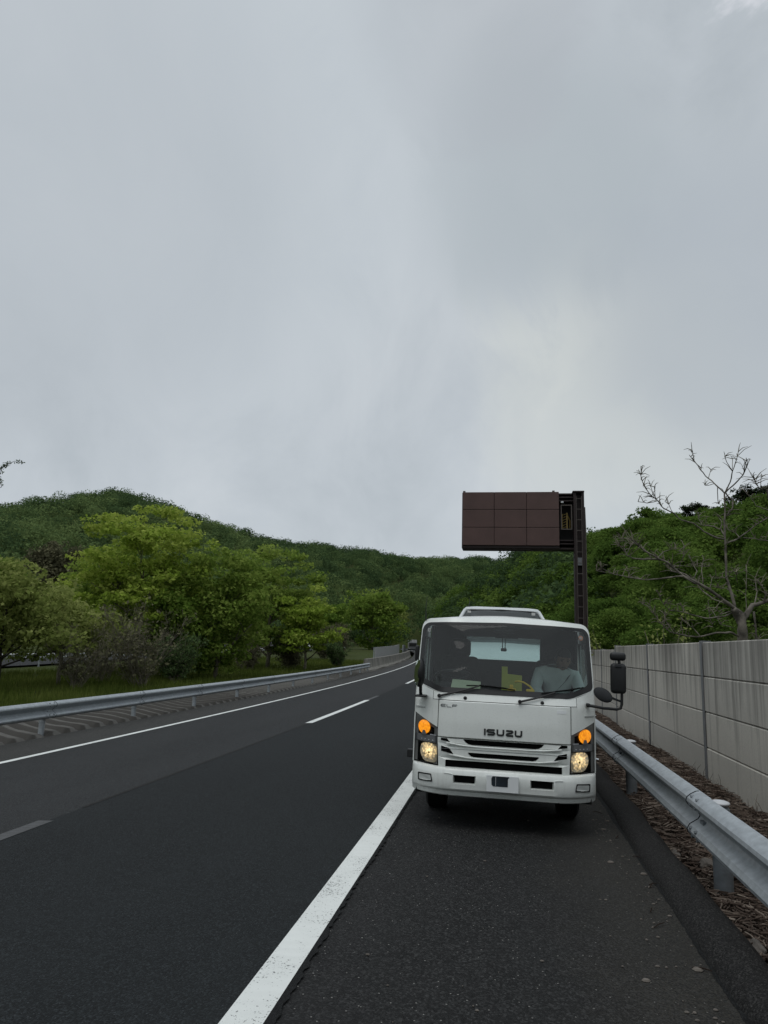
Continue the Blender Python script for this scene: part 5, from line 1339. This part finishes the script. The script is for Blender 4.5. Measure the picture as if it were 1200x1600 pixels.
# wipers, nozzles, mirrors, aerial
def fittings():
    def yf(x, z): return F(x, z)
    def wiper(piv, pts, blade):
        mb = MB(); q = [piv]+pts; mb.tube([(x, yf(x, z)-.03, z) for x, z in q], [.011, .009, .007, .006][:len(q)], 6)
        mb.tube([(piv[0], yf(*piv)-.04, piv[1]), (piv[0], yf(*piv)+.01, piv[1])], .017, 12)
        w = mb.obj('wiper', M['black'], truck, smooth=True, angle=40)
        mb = MB(); mb.tube([(x, yf(x, z)-.016, z) for x, z in blade], [.006]*len(blade), 5)
        mb.tube([(x, yf(x, z)-.024, z+.004) for x, z in blade[1:-1]], [.006]*(len(blade)-2), 5); mb.obj('wiper_blade', M['rubber'], w)
    wiper((-.603, 1.230), [(-.40, 1.285), (-.230, 1.339)], [(-.352, 1.336), (-.23, 1.341), (-.1, 1.335), (.02, 1.326), (.10, 1.318)])
    wiper((.144, 1.218), [(.33, 1.268), (.464, 1.318)], [(.34, 1.303), (.464, 1.322), (.60, 1.342), (.70, 1.362), (.735, 1.370)])
    for x, z in ((-.358, 1.222), (.347, 1.218)): MB().ball((x, yf(x, z)-.006, z), (.017, .012, .017), 14, 8).obj('washer_nozzle', M['black'], truck, smooth=True)
    # passenger side: tall mirror, small wide mirror above, round under-mirror on one bent arm
    y = .16
    mb = MB().tube([(.77, .23, 1.212), (.80, .20, 1.210), (.9, y, 1.198), (1.02, y, 1.195), (1.052, y, 1.205), (1.064, y, 1.24), (1.066, y, 1.33), (1.045, y, 1.62), (1.035, y, 1.66)], [.016, .014, .013, .013, .013, .013, .013, .012, .012], 10)
    mb.rbox((.755, .2, 1.195), (.79, .27, 1.23), .01); arm = mb.obj('mirror_arm', M['black'], truck, smooth=True, angle=50)
    MB().rbox((.966, y-.035, 1.335), (1.106, y+.05, 1.608), .034, 4).obj('main_mirror', M['black'], arm, smooth=True)
    MB().add([(.978, y+.0515, 1.35), (1.094, y+.0515, 1.35), (1.094, y+.0515, 1.595), (.978, y+.0515, 1.595)], [(0, 1, 2, 3)]).obj('mirror_pane', M['mirror'], arm)
    MB().rbox((.962, y-.03, 1.632), (1.104, y+.04, 1.708), .028, 4).obj('kerb_mirror', M['black'], arm, smooth=True)
    MB().rbox((1.0, y-.045, 1.57), (1.06, y-.03, 1.598), .006).obj('mirror_clamp', M['trim'], arm)
    m = Matrix.Translation((.895, y-.02, 1.318)) @ Euler((R(-12), R(30), R(-15))).to_matrix().to_4x4(); bm = MB(); bm.ball((0, 0, 0), (.092, .03, .058), 20, 12)
    bm.v = [tuple(m @ Vector(p)) for p in bm.v]; bm.tube([(.93, y-.01, 1.31), (1.0, y, 1.285), (1.064, y, 1.265)], [.014, .01, .01], 8); bm.obj('under_mirror', M['trim'], arm, smooth=True)
    # driver side: mirror on a short stalk with a foot, seen almost edge on
    mb = MB(); L = []
    for t in np.linspace(0, 1, 11):
        z = 1.30+.27*t; w = .044*math.sin(math.pi*min(1, max(.02, t))**.8)**.4; yy = .12-.02*math.sin(t*3.1)
        cx = -.794+.012*t
        L.append([(cx+w*math.cos(a)*(1 if math.cos(a) > 0 else .95), yy+.075*math.sin(a)*max(.25, math.sin(math.pi*t)**.35), z) for a in np.linspace(0, 2*math.pi, 15)[:-1]])
    mb.loops(L, cap0=True, cap1=True); fm = mb.obj('fender_mirror', M['black'], truck, smooth=True)
    mb = MB(); L = []
    for t in np.linspace(.06, .93, 9):
        z = 1.30+.27*t; w = .036*math.sin(math.pi*max(.05, t))**.45; cx = -.812+.014*t
        L.append([(cx-w, .06, z), (cx-w*.1, .035, z), (cx+w*.45, .036, z)])
    mb.loops(L, closed=False).obj('mirror_pane', M['mirror'], fm, smooth=True)
    mb = MB().tube([(-.785, .13, 1.31), (-.784, .15, 1.25), (-.782, .18, 1.225)], [.016, .015, .018], 8); mb.rbox((-.832, .10, 1.207), (-.722, .26, 1.226), .009); mb.obj('mirror_stalk', M['black'], fm, smooth=True, angle=50)
    MB().rbox((-.905, .66, 1.53), (-.862, .72, 1.69), .018).obj('door_mirror', M['black'], truck, smooth=True)
    MB().tube([(-.80, .62, 1.95), (-.806, .63, 2.08), (-.80, .66, 2.2)], [.008, .004, .002], 6).obj('aerial', M['black'], truck)
    mb = MB().rbox((-.93, .5, .60), (-.845, .56, .68), .012); mb.obj('side_marker', M['black'], truck)
    MB().tube([(.846, .52, .7), (.88, .5, .705), (.90, .5, .70)], .01, 6).obj('grab_hook', M['chrome'], truck)
fittings()
# inside the cab
def interior():
    def yd(x): return F(x, 1.27)+.03
    mb = MB(); xs = np.linspace(-.8, .8, 21); L = [[(x, yd(x), 1.262), (x, .5, 1.285), (x, .72, 1.27), (x, .76, 1.2), (x, .74, .8), (x, yd(x)+.03, .8)] for x in xs]
    mb.loops(L, cap0=True, cap1=True); mb.rbox((-.68, .60, 1.24), (-.32, .80, 1.335), .03)
    d = mb.obj('dashboard', M['trim'], truck, smooth=True, angle=40)
    mb = MB().add([(-.69, .40, 1.285), (-.61, .40, 1.285), (-.655, .44, 1.405), (-.69, .5, 1.285), (-.61, .5, 1.285)], [(0, 1, 2), (3, 2, 4), (0, 2, 3), (1, 4, 2), (0, 3, 4, 1)]); mb.obj('mirror_wedge', M['black'], d)  # wedge added in place of the black sash mirror seen through glass
    # dark linings: floor, roof, back wall round its window, doors
    mb = MB().box((-.81, .3, .70), (.81, 1.57, .74)); mb.box((-.76, .62, 1.925), (.76, 1.58, 1.935))
    for x0, x1, z0, z1 in ((-.81, .81, .74, 1.572), (-.80, .80, 1.826, 1.925), (-.81, -.413, 1.572, 1.826), (.413, .81, 1.572, 1.826)): mb.box((x0, 1.55, z0), (x1, 1.566, z1))
    for s in (-1, 1): mb.box((min(s*.79, s*.81), .45, .74), (max(s*.79, s*.81), 1.55, 1.27)); mb.box((min(s*.775, s*.80), 1.37, 1.27), (max(s*.775, s*.80), 1.55, 1.92))
    mb.obj('lining', M['trim'], truck)
    def seat(cx, hr):
        mb = MB().rbox((cx-.22, .95, 1.0), (cx+.22, 1.42, 1.12), .05); mb.rbox((cx-.215, 1.24, 1.08), (cx+.215, 1.44, 1.60), .07); mb.rbox((cx-.115, 1.27, 1.59), (cx+.115, 1.4, 1.79 if hr else 1.72), .05)
        mb.rbox((cx-.2, 1.0, .74), (cx+.2, 1.4, 1.0), .03); mb.obj('seat', M['seat'], truck, smooth=True, angle=50)
    seat(-.47, 1); seat(.56, 0)
    mb = MB().rbox((-.2, 1.1, 1.0), (.28, 1.42, 1.1), .04); mb.rbox((-.2, 1.36, 1.05), (.3, 1.5, 1.45), .05); mb.obj('middle_seat', M['seat'], truck, smooth=True, angle=50)
    # steering wheel
    mb = MB(); n = 32; c = Vector((-.495, .70, 1.375)); e = Euler((R(-25), 0, 0)).to_matrix()
    pts = [c+e @ Vector((.2*math.cos(2*math.pi*k/n), .2*math.sin(2*math.pi*k/n), 0)) for k in range(n+1)]; mb.tube(pts, .014, 8, False)
    for a in (0, 120, 240): mb.tube([c+e @ Vector((0, 0, -.03)), c+e @ Vector((.2*math.cos(R(a+90)), .2*math.sin(R(a+90)), 0))], .013, 6)
    mb.ball(c+Vector((0, 0, -.02)), (.06, .06, .03), 12, 8); mb.tube([c, c+Vector((0, -.05, -.25))], .03, 8); mb.obj('steering_wheel', M['black'], truck, smooth=True)
    # inner mirror on its stalk, dark box at the roof
    y = F(0, 1.8)+.05
    mb = MB().tube([(-.022, y, 1.90), (-.02, y, 1.70)], .005, 6); mb.tube([(.008, y, 1.90), (.006, y, 1.70)], .005, 6); mb.rbox((-.035, y-.02, 1.668), (.022, y+.02, 1.70), .01); mb.rbox((-.1, y+.04, 1.85), (.1, y+.16, 1.89), .015); mb.obj('mirror_stem', M['black'], truck, smooth=True, angle=40)
    MB().box((-.09, 1.40, 1.815), (.16, 1.5, 1.862)).obj('overhead_box', M['trim'], truck)
interior()
# wheels, chassis, flatbed
def chassis():
    def wheel(x, y, w=.2):
        s = 1 if x > 0 else -1; r = .345; zc = .06+r
        t = MB().tube([(x-w/2-.004, y, zc), (x-w/2, y, zc), (x-w/2+.025, y, zc), (x+w/2-.025, y, zc), (x+w/2, y, zc), (x+w/2+.004, y, zc)], [.24, .315, r, r, .315, .24], 40)
        k = t.obj('tyre', M['rubber'], truck, smooth=True, angle=40)
        mb = MB().tube([(x+s*(w/2-.05), y, zc), (x+s*(w/2-.01), y, zc), (x+s*(w/2-.0), y, zc)], [.1, .2, .235], 28); mb.tube([(x, y, zc), (x+s*w/2, y, zc)], .09, 18)
        for q in range(6): mb.ball((x+s*(w/2-.03), y+.14*math.cos(q*math.pi/3), zc+.14*math.sin(q*math.pi/3)), .014, 8, 6)
        mb.obj('rim', M['steel'], k, smooth=True, angle=40)
    for s in (-1, 1):
        wheel(s*.655, 1.06); wheel(s*.72, 3.9, .19); wheel(s*.51, 3.9, .19)
    mb = MB()
    for x in (-.36, .36): mb.box((x-.04, .3, .50), (x+.04, 6.0, .68))
    for y in (.5, 1.6, 2.8, 4.8, 5.8): mb.box((-.32, y, .53), (.32, y+.1, .65))
    mb.box((-.55, 1.0, .30), (.55, 1.12, .40)); mb.tube([(-.6, 3.9, .365), (.6, 3.9, .365)], .06, 10); mb.ball((0, 3.9, .365), .16, 12, 8)
    mb.box((-.35, .35, .34), (.35, 1.5, .95)); mb.tube([(0, 1.5, .5), (0, 3.8, .38)], .045, 8)
    mb.obj('chassis', M['chassis'], truck)
    mb = MB()
    for s in (-1, 1):
        mb.box((min(s*.53, s*.80), .22, .34), (max(s*.53, s*.80), .62, .6)); mb.box((min(s*.5, s*.84), .62, .74), (max(s*.5, s*.84), 1.5, .77)); mb.box((min(s*.5, s*.82), 1.5, .30), (max(s*.5, s*.82), 1.52, .76))
    mb.obj('wheel_arch', M['chassis'], truck)
    mb = MB().box((-.85, 1.78, .74), (.85, 6.2, .83))
    for s in (-1, 1): mb.box((min(s*.80, s*.86), 1.78, .83), (max(s*.80, s*.86), 6.2, .90))
    mb.obj('flatbed', M['steel'], truck)
    mb = MB()
    for x in (-.8, .8): mb.tube([(x, 1.82, .83), (x, 1.82, 1.45)], .025, 8)
    mb.tube([(-.8, 1.82, 1.45), (.8, 1.82, 1.45)], .025, 8); mb.obj('headboard', M['steel'], truck)
    for s in (-1, 1): MB().box((s*.6-.15, 6.19, .6), (s*.6+.15, 6.22, .72)).obj('tail_lamp', M['brown'], truck)
chassis()

# things carried by the truck
def on_truck(name, loc, label, cat, group=None):
    o = empty(name, (0, 0, 0), (0, 0, 0), label, cat, group); o.matrix_world = TM @ Matrix.Translation(loc)
    mw = TM @ Matrix.Translation(loc); o.location = mw.to_translation(); o.rotation_euler = mw.to_euler(); o.scale = (TK, TK, TK); return o
car = on_truck('car', (0, 2.1, .83), 'white car carried on the flatbed, only its roof and windscreen showing above the truck cab', 'car')
make_car(car)
MB().tube([(-.46, 1.82, 1.43), (-.475, 1.86, 1.50), (-.47, 1.95, 1.6)], [.007, .004, .002], 6).obj('aerial', M['black'], car)
MB().box((-.49, 1.655, 1.375), (-.44, 1.66, 1.405)).box((.42, 1.655, 1.37), (.47, 1.66, 1.41)).obj('sticker', M['sticker'], car)
o = on_truck('clipboard', (-.37, .42, 1.287), 'pale yellow-green paper pad lying on the dashboard in front of the steering wheel', 'paper')
MB().add([(-.145, .0, .005), (.145, -.08, .0), (.145, .12, .075), (-.135, .13, .088), (-.145, .0, 0), (.145, -.08, -.005), (.145, .12, .07), (-.135, .13, .083)], [(0, 1, 2, 3), (7, 6, 5, 4), (0, 4, 5, 1), (1, 5, 6, 2), (2, 6, 7, 3), (3, 7, 4, 0)]).obj('sheet', M['paper'], o)
o = on_truck('folded_sign', (.08, .62, 1.285), 'dull yellow L-shaped folded board standing in the middle of the dashboard', 'board')
mb = MB(); q = [(-.10, .0), (.10, .0), (.10, .155), (-.042, .165), (-.042, .235), (-.10, .235)]
mb.loops([[(x, -.012, z) for x, z in q], [(x, .012, z) for x, z in q]], cap0=True, cap1=True).obj('board', M['yellow'], o)
def strobe(loc, label, long):
    o = on_truck('warning_light', loc, label, 'light')
    MB().rbox((-.04, -.03, 0), (.04, .03, .04), .01).obj('base', M['yellow2'], o, smooth=True)
    if long: MB().tube([(.03, 0, .03), (.0, .02, .065), (-.06, .04, .1), (-.11, .05, .108), (-.145, .05, .1)], .009, 8).obj('cable', M['yellow2'], o, smooth=True)
    else: MB().rbox((-.022, -.02, .035), (.015, .02, .075), .01).obj('lens', M['yellow2'], o, smooth=True)
strobe((.25, .36, 1.282), 'bright yellow lamp with curly yellow cord on the dashboard before the passenger', True)
strobe((.075, .36, 1.282), 'small yellow lamp on the dashboard, left of the corded one', False)

# ------------------------------------------------------------------ the passenger
def person():
    o = on_truck('person', (.57, 1.1, 1.10), 'person in a pale shirt leaning forward in the passenger seat, head bowed, seat belt on', 'person')
    def skin(name, verts, edges, rad, mat, sub=2, root=0):
        me = bpy.data.meshes.new(name); me.from_pydata(verts, edges, []); ob = bpy.data.objects.new(name, me); put(ob, o)
        md = ob.modifiers.new('skin', 'SKIN'); md.use_smooth_shade = True
        for i, r in enumerate(rad):
            d = me.skin_vertices[0].data[i]; d.radius = r if isinstance(r, tuple) else (r, r); d.use_root = (i == root)
        sd = ob.modifiers.new('sub', 'SUBSURF'); sd.levels = sd.render_levels = sub
        me.materials.append(mat); return ob
    # torso, sleeves and legs in one surface (clothes), leaning forward
    V = [(0, .12, .03), (0, .09, .14), (.0, .05, .27), (.0, .01, .37), (.02, -.04, .435),
         (-.19, -.02, .365), (-.24, -.08, .20), (-.17, -.26, .12), (.17, -.02, .35), (.22, -.08, .2), (.13, -.25, .12),
         (-.09, -.08, .0), (-.12, -.36, -.02), (-.12, -.42, -.32), (.09, -.08, .0), (.12, -.36, -.02), (.12, -.42, -.32)]
    E = [(0, 1), (1, 2), (2, 3), (3, 4), (3, 5), (5, 6), (6, 7), (3, 8), (8, 9), (9, 10), (0, 11), (11, 12), (12, 13), (0, 14), (14, 15), (15, 16)]
    Rr = [(.15, .11), (.145, .11), (.155, .12), (.14, .10), (.058, .055), .075, .062, .045, .075, .062, .045, .095, .075, .055, .095, .075, .055]
    body = skin('body', V, E, Rr, M['shirt'])
    # legs covered by trousers
    skin('trousers', [(0, .12, .0), (-.09, -.06, .0), (-.12, -.36, -.015), (-.12, -.42, -.33), (.09, -.06, .0), (.12, -.36, -.015), (.12, -.42, -.33)], [(0, 1), (1, 2), (2, 3), (0, 4), (4, 5), (5, 6)], [(.16, .12), .105, .085, .065, .105, .085, .065], M['trouser'])
    # head with face, bowed forward
    hd = MB(); n, m = 24, 18; hc = Vector((.045, -.09, .515)); rot = Euler((R(22), R(4), R(8))).to_matrix()
    for i in range(m+1):
        th = math.pi*i/m
        for k in range(n):
            ph = 2*math.pi*k/n; x, y, z = math.sin(th)*math.cos(ph), math.sin(th)*math.sin(ph), math.cos(th)
            w = .075*(1-.24*max(0, -z)**1.5); p = Vector((x*w, y*.095*(1-.08*max(0, -z)), z*.118))
            f = max(0, -y)
            p.y -= .022*f*math.exp(-((x/.22)**2+((z+.12)/.16)**2))             # nose
            p.y += .012*f*(math.exp(-(((abs(x)-.42)/.16)**2+((z-.12)/.1)**2)))  # eye sockets
            p.y -= .007*f*math.exp(-((x/.3)**2+((z+.45)/.09)**2))               # lips
            p.y -= .010*f*math.exp(-((x/.35)**2+((z+.80)/.16)**2))              # chin
            hd.v.append(tuple(hc+rot @ p))
    for i in range(m):
        for k in range(n): a = i*n+k; b = i*n+(k+1) % n; hd.f.append((a, b, b+n, a+n))
    for s in (-1, 1):
        c = hc+rot @ Vector((s*.075, .01, -.01)); hd.ball(c, (.012, .022, .032), 10, 8)
    hd.tube([Vector((.02, -.03, .40)), hc+Vector((0, .02, -.07))], [.052, .048], 14)
    head = hd.obj('head', M['skin'], o, smooth=True)
    fe = MB()
    for s in (-1, 1): fe.ball(hc+rot @ Vector((s*.031, -.082, .016)), (.012, .008, .006), 10, 6); fe.tube([hc+rot @ Vector((s*.016, -.09, .034)), hc+rot @ Vector((s*.032, -.09, .038)), hc+rot @ Vector((s*.048, -.08, .032))], .003, 5)
    fe.tube([hc+rot @ Vector((-.024, -.083, -.055)), hc+rot @ Vector((0, -.09, -.054)), hc+rot @ Vector((.024, -.083, -.055))], .0025, 5)
    fe.obj('face_features', M['hair'], o)
    hr = MB(); 
    for i in range(m+1):
        th = math.pi*.60*i/m
        for k in range(n):
            ph = 2*math.pi*k/n; x, y, z = math.sin(th)*math.cos(ph), math.sin(th)*math.sin(ph), math.cos(th)
            lim = 1.0; zz = max(z, .42 if y < -.25 else z); 
            hr.v.append(tuple(hc+rot @ Vector((x*.083, y*.103 if y > -.25 or z > .42 else y*.088, zz*.127))))
    for i in range(m):
        for k in range(n): a = i*n+k; b = i*n+(k+1) % n; hr.f.append((a, b, b+n, a+n))
    hr.obj('hair', M['hair'], o, smooth=True)
    # hands resting in the lap, five bent fingers each
    for s, w in ((-1, Vector((-.15, -.28, .115))), (1, Vector((.115, -.27, .115)))):
        din = Vector((-s*.55, -.75, -.25)).normalized(); side = din.cross(Vector((0, 0, 1))).normalized(); upv = side.cross(din).normalized()
        if upv.z < 0: upv = -upv
        V = [tuple(w), tuple(w+din*.04), tuple(w+din*.085)]; E = [(0, 1), (1, 2)]; Rd = [(.024, .019), (.036, .016), (.038, .015)]
        hv = MB()
        pal = [w-din*.02, w+din*.03, w+din*.085]; L = []
        for p, a, b in zip(pal, (.026, .036, .042), (.02, .018, .014)): L.append([tuple(p+side*a*math.cos(t)+upv*b*math.sin(t)) for t in np.linspace(0, 2*math.pi, 13)[:-1]])
        hv.loops(L, cap0=True, cap1=True)
        for j, ln in enumerate((.066, .075, .07, .056)):
            st = w+din*.08+side*(.031-.0205*j); d1 = (din-upv*.35).normalized(); d2 = (din-upv*1.1).normalized(); d3 = (din*.5-upv*1.1).normalized()
            hv.tube([st, st+d1*ln*.45, st+d1*ln*.45+d2*ln*.32, st+d1*ln*.45+d2*ln*.32+d3*ln*.25], [.0095, .009, .008, .006], 8)
        st = w+din*.02+side*.034*(1); d1 = (din*.7+side*.8-upv*.2).normalized()
        hv.tube([st, st+d1*.035, st+d1*.035+(din-upv*.3).normalized()*.03], [.012, .0105, .008], 8)
        hv.obj('hand', M['skin'], o, smooth=True)
    # seat belt across the chest
    bl = MB(); q = [Vector((.20, .10, .40)), Vector((.13, -.07, .385)), Vector((.07, -.125, .30)), Vector((.0, -.125, .22)), Vector((-.09, -.09, .12)), Vector((-.15, .02, .05))]
    L = [[tuple(p+Vector((.018, 0, .018))), tuple(p-Vector((.018, 0, .018))), tuple(p-Vector((.018, -.004, .018))), tuple(p+Vector((.018, .004, .018)))] for p in q]
    bl.loops(L, cap0=True, cap1=True).obj('seat_belt', M['black'], o)
person()

# ------------------------------------------------------------------ far vehicles
def far_truck():
    y = 205; x, _, z = P(-8.7, y, -.42)
    root = empty('box_truck', (x, y, z), (0, 0, R(9)), 'dark-fronted box truck far down the road, just left of the parked truck', 'truck')
    MB().rbox((-1.1, 0, .5), (1.1, 1.9, 2.6), .12).obj('cab', M['fence2'], root)
    MB().rbox((-1.0, -.03, 1.45), (1.0, .03, 2.35), .05).obj('windscreen', M['black'], root)
    MB().rbox((-1.2, 2.0, .8), (1.2, 7.5, 3.3), .05).obj('box_body', M['fence'], root)
    MB().rbox((-1.1, -.08, .4), (1.1, .1, .8), .05).obj('bumper', M['trim'], root)
    for xx, yy in ((-1, 1), (1, 1), (-1, 6), (1, 6)): MB().tube([(xx-.13, yy, .48), (xx+.13, yy, .48)], .48, 18).obj('wheel', M['rubber'], root)
    for s in (-1, 1): MB().box((s*.85-.12, -.1, .85), (s*.85+.12, -.02, 1.05)).obj('headlight', M['dot'], root)
far_truck()
def copy_tree(src, loc, rz, label, group, s=1.0):
    c = src.copy(); COL.objects.link(c); c.location = loc; c.rotation_euler = (0, 0, rz); c.scale = (s, s, s); c['label'] = label
    if group: c['group'] = group
    for ch in list(src.children):
        k = ch.copy(); COL.objects.link(k); k.parent = c
    return c
for i, (x, y, rz, lab) in enumerate([(-30.2, 118, .9, 'white car parked beyond the valley gap, partly hidden by bushes'), (-27.6, 124, .8, 'second pale car beside the white one beyond the valley gap, nearer the round tree')]):
    copy_tree(car, pos(x, y, .12), rz, lab, None, 1.1)
